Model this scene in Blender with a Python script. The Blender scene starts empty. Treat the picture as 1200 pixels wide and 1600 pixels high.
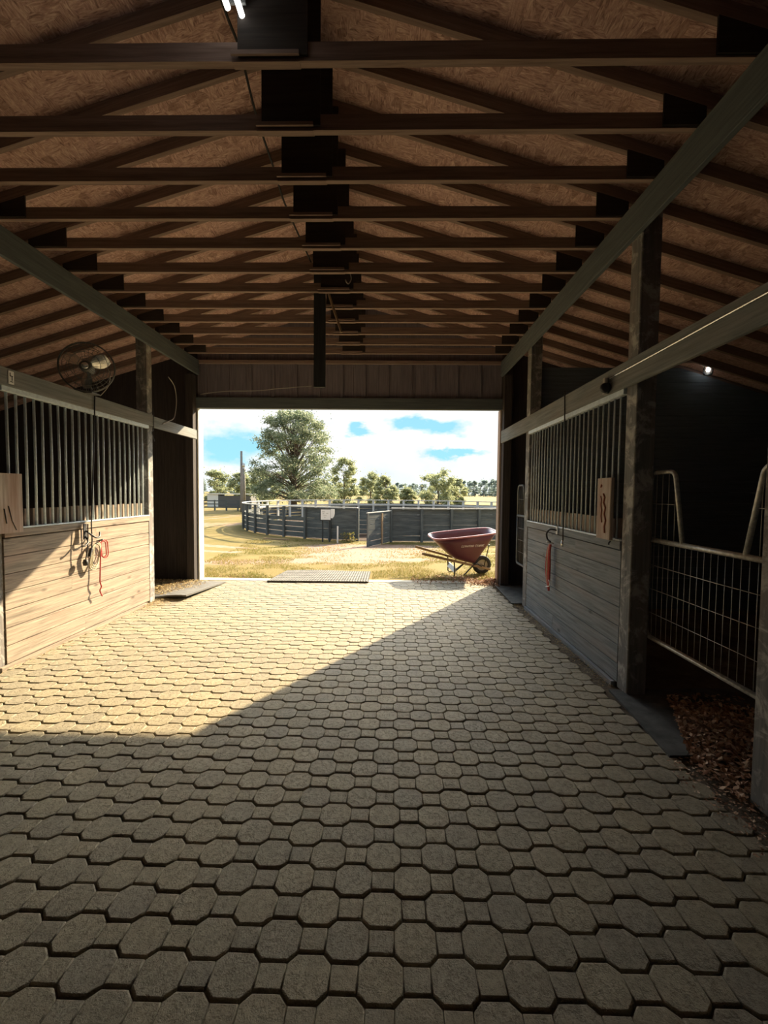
import bpy, math, random
from mathutils import Vector, Matrix, noise as mnoise
random.seed(7)
sc = bpy.context.scene
C = sc.collection

# ------------------------------------------------------------------ camera, light, exposure
f_px, h_cam = 680.0, 1.48
pt, yw, rl = [math.radians(a) for a in (-2.59, -1.03, 0.545)]
Fv = Vector((math.sin(yw)*math.cos(pt), math.cos(yw)*math.cos(pt), math.sin(pt)))
Rv0 = Vector((math.cos(yw), -math.sin(yw), 0)); Uv0 = Rv0.cross(Fv)
Rv = Rv0*math.cos(rl) + Uv0*math.sin(rl); Uv = -Rv0*math.sin(rl) + Uv0*math.cos(rl)
cam_d = bpy.data.cameras.new('camera'); cam = bpy.data.objects.new('camera', cam_d); C.objects.link(cam)
cam.matrix_world = Matrix(((Rv.x, Uv.x, -Fv.x, 0), (Rv.y, Uv.y, -Fv.y, 0), (Rv.z, Uv.z, -Fv.z, h_cam), (0, 0, 0, 1)))
cam_d.sensor_fit = 'HORIZONTAL'; cam_d.sensor_width = 36; cam_d.lens = f_px/1200*36
cam_d.clip_start = 0.05; cam_d.clip_end = 2000
sc.camera = cam

SUN_DIR = Vector((0.632, 1.0, 0.612)).normalized()
sun_d = bpy.data.lights.new('sun', 'SUN'); sun_d.energy = 11.5; sun_d.color = (1.0, 0.80, 0.51); sun_d.angle = math.radians(0.55)
sun = bpy.data.objects.new('sun', sun_d); C.objects.link(sun)
sun.rotation_euler = SUN_DIR.to_track_quat('Z', 'Y').to_euler(); sun.location = (12, 25, 14)

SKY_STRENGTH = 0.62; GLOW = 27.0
sc.view_settings.view_transform = 'Standard'; sc.view_settings.look = 'None'
sc.view_settings.gamma = 1; sc.view_settings.use_curve_mapping = False
sc.view_settings.exposure = 0.75
try:
    sc.cycles.use_denoising = True
    sc.cycles.max_bounces = 10; sc.cycles.diffuse_bounces = 7
    sc.cycles.sample_clamp_indirect = 8
except Exception: pass

def make_world():
    w = bpy.data.worlds.new('sky'); sc.world = w; w.use_nodes = True
    nt = w.node_tree; N = nt.nodes; L = nt.links; N.clear()
    out = N.new('ShaderNodeOutputWorld'); bg = N.new('ShaderNodeBackground'); L.new(bg.outputs[0], out.inputs[0])
    tc = N.new('ShaderNodeTexCoord')
    def vm(op, a, b=None):
        n = N.new('ShaderNodeVectorMath'); n.operation = op
        for i, x in enumerate((a, b)):
            if x is None: continue
            if isinstance(x, (tuple, list)): n.inputs[i].default_value = x
            else: L.new(x, n.inputs[i])
        return n.outputs[1] if op in ('LENGTH', 'DISTANCE', 'DOT_PRODUCT') else n.outputs[0]
    def mm(op, a, b=0.0, c=0.0, clamp=False):
        n = N.new('ShaderNodeMath'); n.operation = op; n.use_clamp = clamp
        for i, x in enumerate((a, b, c)):
            if isinstance(x, (int, float)): n.inputs[i].default_value = x
            else: L.new(x, n.inputs[i])
        return n.outputs[0]
    def mixc(f, a, b):
        n = N.new('ShaderNodeMix'); n.data_type = 'RGBA'; n.clamp_factor = True
        if isinstance(f, float): n.inputs[0].default_value = f
        else: L.new(f, n.inputs[0])
        for i, x in ((6, a), (7, b)):
            if isinstance(x, tuple): n.inputs[i].default_value = x
            else: L.new(x, n.inputs[i])
        return n.outputs[2]
    d = tc.outputs['Generated']
    nz = N.new('ShaderNodeTexNoise'); nz.inputs['Scale'].default_value = 9; nz.inputs['Detail'].default_value = 8; nz.inputs['Roughness'].default_value = 0.6
    st = vm('MULTIPLY', d, (1.0, 1.0, 2.0)); L.new(st, nz.inputs['Vector'])
    nz2 = N.new('ShaderNodeTexNoise'); nz2.inputs['Scale'].default_value = 5; nz2.inputs['Detail'].default_value = 5
    L.new(st, nz2.inputs['Vector'])
    # openings of blue sky in the cloud cover: direction, horizontal and vertical size
    blobs = [((-0.365, 1.0, 0.100), 0.085, 0.036), ((0.04, 1.0, 0.158), 0.045, 0.018), ((0.10, 1.0, 0.150), 0.075, 0.020), ((0.15, 1.0, 0.088), 0.055, 0.011), ((-0.08, 1.0, 0.146), 0.03, 0.012),
             ((0.9, 0.5, 0.5), 0.5, 0.3), ((-0.8, -0.4, 0.6), 0.5, 0.4), ((0.3, -0.8, 0.6), 0.4, 0.3), ((-0.7, 0.8, 0.7), 0.4, 0.3)]
    tot = None
    off = vm('MULTIPLY', vm('SUBTRACT', nz.outputs['Color'], (0.5, 0.5, 0.5)), (0.16, 0.0, 0.10))
    dd = vm('ADD', d, off)
    for (c, sx, sz) in blobs:
        c = Vector(c).normalized()
        dist = vm('LENGTH', vm('MULTIPLY', vm('SUBTRACT', dd, tuple(c)), (1/sx, 1/max(sx, 0.15), 1/sz)))
        b = mm('SUBTRACT', 1.25, dist, clamp=True)
        tot = b if tot is None else mm('MAXIMUM', tot, b)
    blue_f = mm('MULTIPLY', tot, 1.5, clamp=True)
    sep = N.new('ShaderNodeSeparateXYZ'); L.new(d, sep.inputs[0])
    zup = mm('MAXIMUM', sep.outputs[2], 0.0)
    blue = mixc(mm('MULTIPLY', zup, 1.2, clamp=True), (0.42, 0.88, 1.06, 1), (0.16, 0.40, 0.85, 1))
    shade = mm('MULTIPLY', mm('SUBTRACT', nz2.outputs['Fac'], 0.52, clamp=True), 3.2, clamp=True)
    cloud = mixc(shade, (1.04, 1.06, 1.05, 1), (0.72, 0.80, 0.88, 1))
    sky = mixc(blue_f, cloud, blue)
    haze = mm('SUBTRACT', 1.0, mm('MULTIPLY', zup, 14.0), clamp=True)
    sky = mixc(mm('MULTIPLY', haze, 0.6), sky, (0.86, 0.98, 1.0, 1))
    sd = vm('DOT_PRODUCT', d, tuple(Vector((0.30, 1.0, 0.42)).normalized()))     # added glow above the visible sky, put in to light the interior
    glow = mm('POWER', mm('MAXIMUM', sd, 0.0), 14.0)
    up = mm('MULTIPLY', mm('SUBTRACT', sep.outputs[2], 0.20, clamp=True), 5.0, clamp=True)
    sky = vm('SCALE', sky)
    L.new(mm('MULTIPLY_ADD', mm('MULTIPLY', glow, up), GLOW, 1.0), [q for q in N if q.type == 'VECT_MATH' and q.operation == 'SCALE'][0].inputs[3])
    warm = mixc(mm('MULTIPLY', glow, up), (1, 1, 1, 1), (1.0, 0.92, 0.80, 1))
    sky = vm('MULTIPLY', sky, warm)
    below = mm('LESS_THAN', sep.outputs[2], -0.02)
    sky = mixc(below, sky, (0.30, 0.26, 0.18, 1))
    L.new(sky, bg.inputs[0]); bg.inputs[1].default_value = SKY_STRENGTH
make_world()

# ------------------------------------------------------------------ materials
def newmat(name):
    m = bpy.data.materials.new(name); m.use_nodes = True
    nt = m.node_tree; b = nt.nodes['Principled BSDF']; return m, nt, b
def _mix(nt, f, a, b, blend='MIX'):
    n = nt.nodes.new('ShaderNodeMix'); n.data_type = 'RGBA'; n.blend_type = blend; n.clamp_factor = True
    if isinstance(f, (int, float)): n.inputs[0].default_value = f
    else: nt.links.new(f, n.inputs[0])
    for i, x in ((6, a), (7, b)):
        if isinstance(x, tuple): n.inputs[i].default_value = (x + (1,))[:4]
        else: nt.links.new(x, n.inputs[i])
    return n.outputs[2]
def _ramp(nt, fac, stops):
    n = nt.nodes.new('ShaderNodeValToRGB'); nt.links.new(fac, n.inputs[0])
    el = n.color_ramp.elements
    while len(el) < len(stops): el.new(0.5)
    for e, (p, c) in zip(el, stops): e.position = p; e.color = (c + (1,))[:4] if isinstance(c, tuple) else (c, c, c, 1)
    return n.outputs[0]
def _noise(nt, vec, scale, detail=4, rough=0.55, dist=0.0, vscale=None, rotz=0.0):
    if vscale or rotz:
        mp = nt.nodes.new('ShaderNodeMapping'); nt.links.new(vec, mp.inputs[0])
        mp.inputs['Scale'].default_value = vscale or (1, 1, 1); mp.inputs['Rotation'].default_value = (0, 0, rotz); vec = mp.outputs[0]
    n = nt.nodes.new('ShaderNodeTexNoise'); nt.links.new(vec, n.inputs['Vector'])
    n.inputs['Scale'].default_value = scale; n.inputs['Detail'].default_value = detail; n.inputs['Roughness'].default_value = rough; n.inputs['Distortion'].default_value = dist
    return n.outputs['Fac']
def _bump(nt, b, h, strength=0.3, dist=0.01):
    n = nt.nodes.new('ShaderNodeBump'); n.inputs['Strength'].default_value = strength; n.inputs['Distance'].default_value = dist
    nt.links.new(h, n.inputs['Height']); nt.links.new(n.outputs[0], b.inputs['Normal'])
def _tc(nt, which='Object'):
    n = nt.nodes.new('ShaderNodeTexCoord'); return n.outputs[which]

def wood(name, c1, c2, rough=0.85, streak=None, amt=0.5, knots=True, bump=0.25, wear=None):
    """grain runs along the UV u direction (metres along each board)"""
    m, nt, b = newmat(name); uv = _tc(nt, 'UV')
    g = _noise(nt, uv, 1.0, 6, 0.65, 0.4, (2.2, 42, 1)); g2 = _noise(nt, uv, 1.0, 3, 0.5, 0.0, (0.9, 5, 1))
    col = _ramp(nt, g, [(0.32, c1), (0.68, c2)])
    if streak: col = _mix(nt, _ramp(nt, g2, [(0.45, 0.0), (0.7, amt)]), col, streak)
    if knots:
        v = nt.nodes.new('ShaderNodeTexVoronoi'); mp = nt.nodes.new('ShaderNodeMapping'); nt.links.new(uv, mp.inputs[0]); mp.inputs['Scale'].default_value = (2.3, 5.5, 1)
        nt.links.new(mp.outputs[0], v.inputs['Vector']); v.inputs['Scale'].default_value = 1.0
        k = _ramp(nt, v.outputs['Distance'], [(0.04, 0.75), (0.13, 0.0)])
        col = _mix(nt, k, col, tuple(x*0.35 for x in c1))
    if wear:
        wn = _noise(nt, _tc(nt), 7.0, 6, 0.7, 0.6); col = _mix(nt, _ramp(nt, wn, [(0.50, 0.0), (0.62, 0.85)]), col, wear)
    nt.links.new(col, b.inputs['Base Color']); b.inputs['Roughness'].default_value = rough
    b.inputs['Specular IOR Level'].default_value = 0.25
    _bump(nt, b, g, bump, 0.004)
    return m
def plain(name, c, rough=0.6, metal=0.0, vary=0.0, scale=20, bump=0.0):
    m, nt, b = newmat(name); b.inputs['Roughness'].default_value = rough; b.inputs['Metallic'].default_value = metal
    if vary:
        n = _noise(nt, _tc(nt), scale, 5, 0.6)
        col = _ramp(nt, n, [(0.3, tuple(x*(1-vary) for x in c)), (0.7, tuple(min(1, x*(1+vary)) for x in c))]); nt.links.new(col, b.inputs['Base Color'])
        if bump: _bump(nt, b, n, bump, 0.01)
    else: b.inputs['Base Color'].default_value = c + (1,)
    return m

M = {}
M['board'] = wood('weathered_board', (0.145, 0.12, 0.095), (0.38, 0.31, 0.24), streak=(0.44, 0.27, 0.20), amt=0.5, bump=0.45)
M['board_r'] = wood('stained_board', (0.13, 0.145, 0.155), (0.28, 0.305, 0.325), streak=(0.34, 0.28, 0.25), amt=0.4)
M['beam'] = wood('weathered_beam', (0.125, 0.14, 0.14), (0.25, 0.265, 0.26), streak=(0.27, 0.22, 0.19), amt=0.3, knots=False)
M['beam_dark'] = wood('stained_beam', (0.078, 0.092, 0.095), (0.135, 0.155, 0.16), knots=False, bump=0.15)
M['post'] = wood('painted_post', (0.115, 0.12, 0.12), (0.225, 0.225, 0.22), streak=(0.30, 0.21, 0.17), amt=0.4, wear=(0.46, 0.45, 0.42), knots=False)
M['post_dark'] = wood('dark_post', (0.03, 0.034, 0.036), (0.055, 0.06, 0.062), knots=False)
M['post_raw'] = wood('pinkish_post', (0.34, 0.24, 0.19), (0.55, 0.43, 0.35), streak=(0.60, 0.55, 0.48), amt=0.5, knots=False)
M['truss'] = wood('truss_lumber', (0.19, 0.13, 0.105), (0.34, 0.25, 0.205), knots=False, bump=0.1)
M['gusset'] = wood('gusset_plywood', (0.03, 0.025, 0.021), (0.055, 0.045, 0.038), knots=False, bump=0.1)
M['darkwall'] = wood('black_stained_planks', (0.11, 0.14, 0.165), (0.18, 0.22, 0.25), knots=False)
M['siding'] = wood('dark_siding', (0.15, 0.135, 0.155), (0.25, 0.22, 0.245), knots=False, bump=0.1)
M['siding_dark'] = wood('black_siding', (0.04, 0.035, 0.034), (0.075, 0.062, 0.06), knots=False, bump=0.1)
M['white_trim'] = wood('white_trim', (0.62, 0.60, 0.55), (0.80, 0.78, 0.72), knots=False, bump=0.08)
M['sign'] = wood('chewed_board', (0.32, 0.265, 0.22), (0.58, 0.50, 0.43), streak=(0.30, 0.13, 0.07), amt=0.6)
M['rust'] = plain('rust_paint', (0.23, 0.06, 0.03), 0.8)
M['steel'] = plain('galvanised_steel', (0.52, 0.53, 0.52), 0.42, 0.85, 0.2, 40)
M['bar'] = plain('bar_paint', (0.54, 0.62, 0.66), 0.4, 0.0, 0.15, 30)
M['gatesteel'] = plain('gate_tube', (0.50, 0.49, 0.45), 0.45, 0.6, 0.35, 45)
M['wire'] = plain('wire', (0.42, 0.41, 0.38), 0.5, 0.6)
M['rubber'] = plain('black_rubber', (0.065, 0.065, 0.060), 0.9, 0, 0.5, 9, 0.4)
M['mat_pale'] = plain('dusty_rubber', (0.12, 0.115, 0.105), 0.85, 0, 0.3, 9, 0.3)
M['tyre'] = plain('tyre_rubber', (0.035, 0.035, 0.036), 0.8)
M['black'] = plain('black_paint', (0.015, 0.015, 0.016), 0.5)
M['cord'] = plain('black_cord', (0.02, 0.02, 0.02), 0.6)
M['palecord'] = plain('pale_cord', (0.33, 0.31, 0.28), 0.6)
M['red_rope'] = plain('red_rope', (0.42, 0.07, 0.06), 0.9, 0, 0.4, 90)
M['pale_rope'] = plain('pale_rope', (0.42, 0.38, 0.28), 0.9, 0, 0.3, 90)
M['maroon'] = plain('maroon_plastic', (0.105, 0.030, 0.050), 0.35, 0, 0.15, 5)
M['rim'] = plain('rim_plastic', (0.50, 0.22, 0.25), 0.3)
M['lettering'] = plain('white_lettering', (0.8, 0.75, 0.75), 0.6)
M['handle'] = wood('handle_wood', (0.22, 0.15, 0.09), (0.40, 0.29, 0.18), knots=False, bump=0.05)
M['white'] = plain('white_plastic', (0.75, 0.75, 0.72), 0.5)
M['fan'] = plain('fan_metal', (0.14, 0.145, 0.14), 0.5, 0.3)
M['aluminium'] = plain('aluminium', (0.75, 0.75, 0.73), 0.25, 0.9)
M['pen'] = wood('pen_board', (0.045, 0.052, 0.055), (0.12, 0.135, 0.135), knots=False, streak=(0.20, 0.21, 0.20), amt=0.4)
M['pencap'] = wood('pen_cap', (0.42, 0.42, 0.40), (0.66, 0.66, 0.62), knots=False)
M['bark'] = plain('bark', (0.13, 0.10, 0.08), 0.95, 0, 0.3, 8, 0.5)
M['pole'] = plain('pole_wood', (0.24, 0.22, 0.20), 0.9, 0, 0.2, 4)
M['concrete'] = plain('concrete', (0.42, 0.38, 0.30), 0.9, 0, 0.15, 8, 0.2)
M['shed'] = plain('shed_metal', (0.10, 0.10, 0.10), 0.7)

def mat_osb():
    m, nt, b = newmat('osb_board'); o = _tc(nt)
    mp = nt.nodes.new('ShaderNodeMapping'); nt.links.new(o, mp.inputs[0])
    cells = nt.nodes.new('ShaderNodeTexVoronoi'); cells.inputs['Scale'].default_value = 13; nt.links.new(o, cells.inputs['Vector'])
    sepc = nt.nodes.new('ShaderNodeSeparateColor'); nt.links.new(cells.outputs['Color'], sepc.inputs[0])
    n1 = _noise(nt, o, 1, 4, 0.6, 1.5, (60, 12, 12), 0.5); n2 = _noise(nt, o, 1, 4, 0.6, 1.5, (12, 60, 12), 0.9)
    s = _mix(nt, _ramp(nt, sepc.outputs[0], [(0.45, 0.0), (0.55, 1.0)]), n1, n2)
    big = _noise(nt, o, 1.6, 3, 0.6)
    bw = nt.nodes.new('ShaderNodeRGBToBW'); nt.links.new(s, bw.inputs[0])
    col = _ramp(nt, bw.outputs[0], [(0.32, (0.26, 0.145, 0.12)), (0.46, (0.53, 0.325, 0.27)), (0.58, (0.67, 0.45, 0.38)), (0.70, (0.84, 0.65, 0.56))])
    col = _mix(nt, 0.35, col, _ramp(nt, big, [(0.3, (0.6, 0.6, 0.6)), (0.7, (1.0, 1.0, 1.0))]), 'MULTIPLY')
    flake = _ramp(nt, sepc.outputs[1], [(0.86, 0.0), (0.93, 0.4)])
    col = _mix(nt, flake, col, (0.14, 0.055, 0.03))
    nt.links.new(col, b.inputs['Base Color']); b.inputs['Roughness'].default_value = 0.75; _bump(nt, b, bw.outputs[0], 0.3, 0.004)
    return m
M['osb'] = mat_osb()
def mat_paver():
    m, nt, b = newmat('concrete_paver'); o = _tc(nt)
    at = nt.nodes.new('ShaderNodeAttribute'); at.attribute_name = 'tone'
    fine = _noise(nt, o, 160, 3, 0.7); mid = _noise(nt, o, 28, 5, 0.65); big = _noise(nt, o, 1.2, 4, 0.55)
    col = _ramp(nt, mid, [(0.3, (0.265, 0.235, 0.165)), (0.7, (0.37, 0.33, 0.235))])
    col = _mix(nt, 1.0, col, _ramp(nt, at.outputs['Fac'], [(0.0, (0.90, 0.90, 0.92)), (1.0, (1.08, 1.06, 1.0))]), 'MULTIPLY')
    col = _mix(nt, 0.8, col, _ramp(nt, big, [(0.3, (0.82, 0.82, 0.84)), (0.7, (1.05, 1.0, 0.94))]), 'MULTIPLY')
    pit = _ramp(nt, fine, [(0.30, 1.0), (0.40, 0.0)])
    col = _mix(nt, _ramp(nt, fine, [(0.33, 0.6), (0.45, 0.0)]), col, (0.12, 0.105, 0.08))
    nt.links.new(col, b.inputs['Base Color']); b.inputs['Roughness'].default_value = 0.72; b.inputs['Specular IOR Level'].default_value = 0.35
    pits = _noise(nt, o, 45, 6, 0.75)
    ad = nt.nodes.new('ShaderNodeMath'); ad.operation = 'ADD'; nt.links.new(_ramp(nt, pits, [(0.36, 0.0), (0.5, 1.0)]), ad.inputs[0]); nt.links.new(fine, ad.inputs[1])
    _bump(nt, b, ad.outputs[0], 0.75, 0.004)
    return m
M['paver'] = mat_paver()
def mat_ground(name, stops, scale=0.6, bump=0.6, fine=40, extra=None):
    m, nt, b = newmat(name); o = _tc(nt)
    n = _noise(nt, o, scale, 7, 0.65, 0.5); fn = _noise(nt, o, fine, 5, 0.7)
    col = _ramp(nt, n, stops)
    col = _mix(nt, 0.7, col, _ramp(nt, fn, [(0.3, (0.55, 0.55, 0.52)), (0.7, (1.2, 1.2, 1.15))]), 'MULTIPLY')
    if extra: col = extra(nt, o, col)
    nt.links.new(col, b.inputs['Base Color']); b.inputs['Roughness'].default_value = 0.95; b.inputs['Specular IOR Level'].default_value = 0.1
    _bump(nt, b, fn, bump, 0.03); return m
M['dirt'] = mat_ground('barn_dirt', [(0.35, (0.10, 0.08, 0.06)), (0.65, (0.19, 0.155, 0.115))], 3)
def field_extra(nt, o, col):
    # bare sandy ground: the trampled path to the pen and the wheel tracks on the left
    at = nt.nodes.new('ShaderNodeAttribute'); at.attribute_name = 'sand'
    n = _noise(nt, o, 2.2, 6, 0.7)
    ad = nt.nodes.new('ShaderNodeMath'); ad.operation = 'MULTIPLY_ADD'; nt.links.new(n, ad.inputs[0]); ad.inputs[1].default_value = 1.3; 
    sb = nt.nodes.new('ShaderNodeMath'); sb.operation = 'SUBTRACT'; nt.links.new(at.outputs['Fac'], sb.inputs[0]); sb.inputs[1].default_value = 0.65
    nt.links.new(sb.outputs[0], ad.inputs[2])
    f = _ramp(nt, ad.outputs[0], [(0.38, 0.0), (0.62, 1.0)])
    return _mix(nt, f, col, _ramp(nt, _noise(nt, o, 9, 4, 0.6), [(0.3, (0.25, 0.165, 0.12)), (0.7, (0.38, 0.28, 0.22))]))
M['field'] = mat_ground('dry_grass_field', [(0.32, (0.15, 0.13, 0.045)), (0.5, (0.23, 0.18, 0.07)), (0.68, (0.27, 0.20, 0.09))], 0.35, extra=field_extra)
M['footing'] = mat_ground('pen_footing', [(0.35, (0.06, 0.04, 0.03)), (0.65, (0.10, 0.07, 0.055))], 1.5)
def mat_multi(name, cols, rough=0.9, transl=0.0):
    m, nt, b = newmat(name)
    at = nt.nodes.new('ShaderNodeAttribute'); at.attribute_name = 'tone'
    k = len(cols)
    col = _ramp(nt, at.outputs['Fac'], [(i/max(1, k-1), c) for i, c in enumerate(cols)])
    nt.links.new(col, b.inputs['Base Color']); b.inputs['Roughness'].default_value = rough; b.inputs['Specular IOR Level'].default_value = 0.2
    if transl:
        out = nt.nodes['Material Output']; t = nt.nodes.new('ShaderNodeBsdfTranslucent'); mx = nt.nodes.new('ShaderNodeMixShader')
        nt.links.new(col, t.inputs[0]); mx.inputs[0].default_value = transl
        nt.links.new(b.outputs[0], mx.inputs[1]); nt.links.new(t.outputs[0], mx.inputs[2]); nt.links.new(mx.outputs[0], out.inputs[0])
    return m
M['grass'] = mat_multi('grass_blades', [(0.12, 0.14, 0.04), (0.23, 0.21, 0.065), (0.31, 0.25, 0.095), (0.28, 0.20, 0.09)], 0.8, 0.35)
M['leaflitter'] = mat_multi('dry_leaves', [(0.18, 0.09, 0.055), (0.34, 0.19, 0.12), (0.50, 0.31, 0.20), (0.70, 0.55, 0.40)], 0.8, 0.1)
M['straw'] = mat_multi('straw', [(0.34, 0.23, 0.10), (0.52, 0.38, 0.18), (0.62, 0.50, 0.28)], 0.9)
M['oakleaf'] = mat_multi('oak_leaves', [(0.10, 0.14, 0.08), (0.17, 0.22, 0.13), (0.29, 0.33, 0.22), (0.46, 0.49, 0.36)], 0.6, 0.4)
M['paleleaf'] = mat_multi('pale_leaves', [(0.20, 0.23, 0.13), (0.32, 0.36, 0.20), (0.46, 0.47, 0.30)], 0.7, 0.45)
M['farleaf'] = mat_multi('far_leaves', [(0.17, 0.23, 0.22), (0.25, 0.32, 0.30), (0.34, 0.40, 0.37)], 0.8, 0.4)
def mat_emit(name, c, s):
    m, nt, b = newmat(name); b.inputs['Emission Color'].default_value = c + (1,); b.inputs['Emission Strength'].default_value = s; return m
M['tube_glow'] = mat_emit('lit_tube', (1, 0.97, 0.92), 1.8)
M['bulb_glow'] = mat_emit('lit_bulb', (1, 0.97, 0.9), 6.0)
def mat_glass():
    m, nt, b = newmat('clear_glass'); b.inputs['Transmission Weight'].default_value = 0.95; b.inputs['Roughness'].default_value = 0.05; b.inputs['IOR'].default_value = 1.4
    return m
M['glass'] = mat_glass()

# ------------------------------------------------------------------ mesh builder
class MB:
    def __init__(s): s.v = []; s.f = []; s.uv = []; s.tone = []; s.smooth = []
    def quadlist(s, verts, faces, uvs=None, tone=0.5, smooth=False):
        o = len(s.v); s.v += [tuple(v) for v in verts]
        for i, f in enumerate(faces):
            s.f.append(tuple(o+k for k in f)); s.tone.append(tone); s.smooth.append(smooth)
            s.uv.append(uvs[i] if uvs else [(0, 0)]*len(f))
    def beam(s, p0, p1, w, h, up=(0, 0, 1), bev=0.0, jit=0.0):
        """board from p0 to p1; w across (perp to up), h along up; origin on the centre line"""
        p0 = Vector(p0); p1 = Vector(p1); d = p1-p0; L = d.length; a = d.normalized(); up = Vector(up)
        side = a.cross(up); side = side.normalized() if side.length > 1e-6 else a.orthogonal().normalized(); u = side.cross(a).normalized()
        ru, rv = random.random()*50, random.random()*50
        if bev <= 0:
            prof = [(-w/2, -h/2), (w/2, -h/2), (w/2, h/2), (-w/2, h/2)]
        else:
            x, y, e = w/2, h/2, bev
            prof = [(-x+e, -y), (x-e, -y), (x, -y+e), (x, y-e), (x-e, y), (-x+e, y), (-x, y-e), (-x, -y+e)]
        n = len(prof); vs = [p0+side*px+u*py for px, py in prof]+[p1+side*px+u*py for px, py in prof]
        fs = []; uvs = []; acc = rv
        for i in range(n):
            j = (i+1) % n; l = math.dist(prof[i], prof[j])
            fs.append((i, j, n+j, n+i)); uvs.append([(ru, acc), (ru, acc+l), (ru+L, acc+l), (ru+L, acc)]); acc += l
        fs.append(tuple(range(n-1, -1, -1))); uvs.append([(ru+prof[i][0], rv+prof[i][1]) for i in range(n-1, -1, -1)])
        fs.append(tuple(range(n, 2*n))); uvs.append([(ru+prof[i][0], rv+prof[i][1]) for i in range(n)])
        s.quadlist(vs, fs, uvs, random.random())
        return s
    def box(s, x0, x1, y0, y1, z0, z1, bev=0.0):
        dx, dy, dz = x1-x0, y1-y0, z1-z0; cx, cy, cz = (x0+x1)/2, (y0+y1)/2, (z0+z1)/2
        if dx >= dy and dx >= dz: return s.beam((x0, cy, cz), (x1, cy, cz), dy, dz, (0, 0, 1), bev)
        if dy >= dz: return s.beam((cx, y0, cz), (cx, y1, cz), dx, dz, (0, 0, 1), bev)
        return s.beam((cx, cy, z0), (cx, cy, z1), dy, dx, (1, 0, 0), bev)
    def tube(s, pts, r, n=8, closed=False, taper=None, cap=True):
        pts = [Vector(p) for p in pts]; k = len(pts); rings = []; ref = None; o = len(s.v)
        for i, p in enumerate(pts):
            if closed: t = (pts[(i+1) % k]-pts[i-1]).normalized()
            else: t = (pts[min(i+1, k-1)]-pts[max(i-1, 0)]).normalized()
            if ref is None: ref = t.orthogonal().normalized()
            ref = (ref-t*ref.dot(t)); ref = ref.normalized() if ref.length > 1e-6 else t.orthogonal().normalized()
            b = t.cross(ref); rr = r if taper is None else r*taper[i]
            s.v += [tuple(p+(ref*math.cos(2*math.pi*j/n)+b*math.sin(2*math.pi*j/n))*rr) for j in range(n)]
        m = k if closed else k-1; tn = random.random()
        for i in range(m):
            for j in range(n):
                a = o+i*n; c = o+((i+1) % k)*n; j2 = (j+1) % n
                s.f.append((a+j, a+j2, c+j2, c+j)); s.uv.append([(i*.1, j/n), (i*.1, (j+1)/n), (i*.1+.1, (j+1)/n), (i*.1+.1, j/n)]); s.tone.append(tn); s.smooth.append(True)
        if cap and not closed:
            s.f.append(tuple(o+j for j in range(n-1, -1, -1))); s.f.append(tuple(o+(k-1)*n+j for j in range(n)))
            s.uv += [[(0, 0)]*n]*2; s.tone += [tn]*2; s.smooth += [False]*2
        return s
    def lathe(s, prof, n=20, mat=Matrix(), smooth=True):
        o = len(s.v); k = len(prof)
        for r, z in prof:
            s.v += [tuple(mat @ Vector((r*math.cos(2*math.pi*j/n), r*math.sin(2*math.pi*j/n), z))) for j in range(n)]
        for i in range(k-1):
            for j in range(n):
                j2 = (j+1) % n; s.f.append((o+i*n+j, o+i*n+j2, o+(i+1)*n+j2, o+(i+1)*n+j)); s.uv.append([(0, 0)]*4); s.tone.append(.5); s.smooth.append(smooth)
        return s
    def prism(s, poly, mat, depth):
        """poly in local xy, extruded along local z"""
        n = len(poly); vs = [mat @ Vector((x, y, 0)) for x, y in poly]+[mat @ Vector((x, y, depth)) for x, y in poly]
        fs = [tuple(range(n-1, -1, -1)), tuple(range(n, 2*n))]+[(i, (i+1) % n, n+(i+1) % n, n+i) for i in range(n)]
        uvs = [[(poly[i][0], poly[i][1]) for i in range(n-1, -1, -1)], [poly[i] for i in range(n)]]
        for i in range(n):
            j = (i+1) % n; uvs.append([(poly[i][0], 0), (poly[j][0], 0), (poly[j][0], depth), (poly[i][0], depth)])
        s.quadlist(vs, fs, uvs); return s
    def build(s, name, mat, parent=None, loc=None):
        me = bpy.data.meshes.new(name); me.from_pydata(s.v, [], s.f); me.update()
        uvl = me.uv_layers.new(name='UVMap'); flat = [c for f in s.uv for p in f for c in p]; uvl.data.foreach_set('uv', flat)
        at = me.attributes.new('tone', 'FLOAT', 'FACE'); at.data.foreach_set('value', s.tone)
        me.polygons.foreach_set('use_smooth', s.smooth)
        me.materials.append(mat if not isinstance(mat, str) else M[mat])
        o = bpy.data.objects.new(name, me); C.objects.link(o)
        if loc is not None: o.location = loc
        if parent is not None:
            o.parent = parent
            if loc is None and parent.get('_w'):
                pass
        return o

def tag(o, label=None, cat=None, group=None, kind=None):
    if label: o['label'] = label
    if cat: o['category'] = cat
    if group: o['group'] = group
    if kind: o['kind'] = kind
    return o
def empty(name, loc=(0, 0, 0), rz=0.0, label=None, cat=None, group=None):
    o = bpy.data.objects.new(name, None); C.objects.link(o); o.location = loc; o.rotation_euler = (0, 0, rz); o.empty_display_size = 0.2
    return tag(o, label, cat, group)
def copy_tree(o, parent=None):
    c = o.copy(); C.objects.link(c)
    if parent is not None: c.parent = parent
    for ch in [x for x in bpy.data.objects if x.parent == o]: copy_tree(ch, c)
    return c
def struct(mb, name, mat): return tag(mb.build(name, mat), kind='structure')
ORD = ['first', 'second', 'third', 'fourth', 'fifth', 'sixth', 'seventh', 'eighth', 'ninth', 'tenth', 'eleventh', 'twelfth', 'thirteenth', 'fourteenth', 'fifteenth', 'sixteenth']

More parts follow.
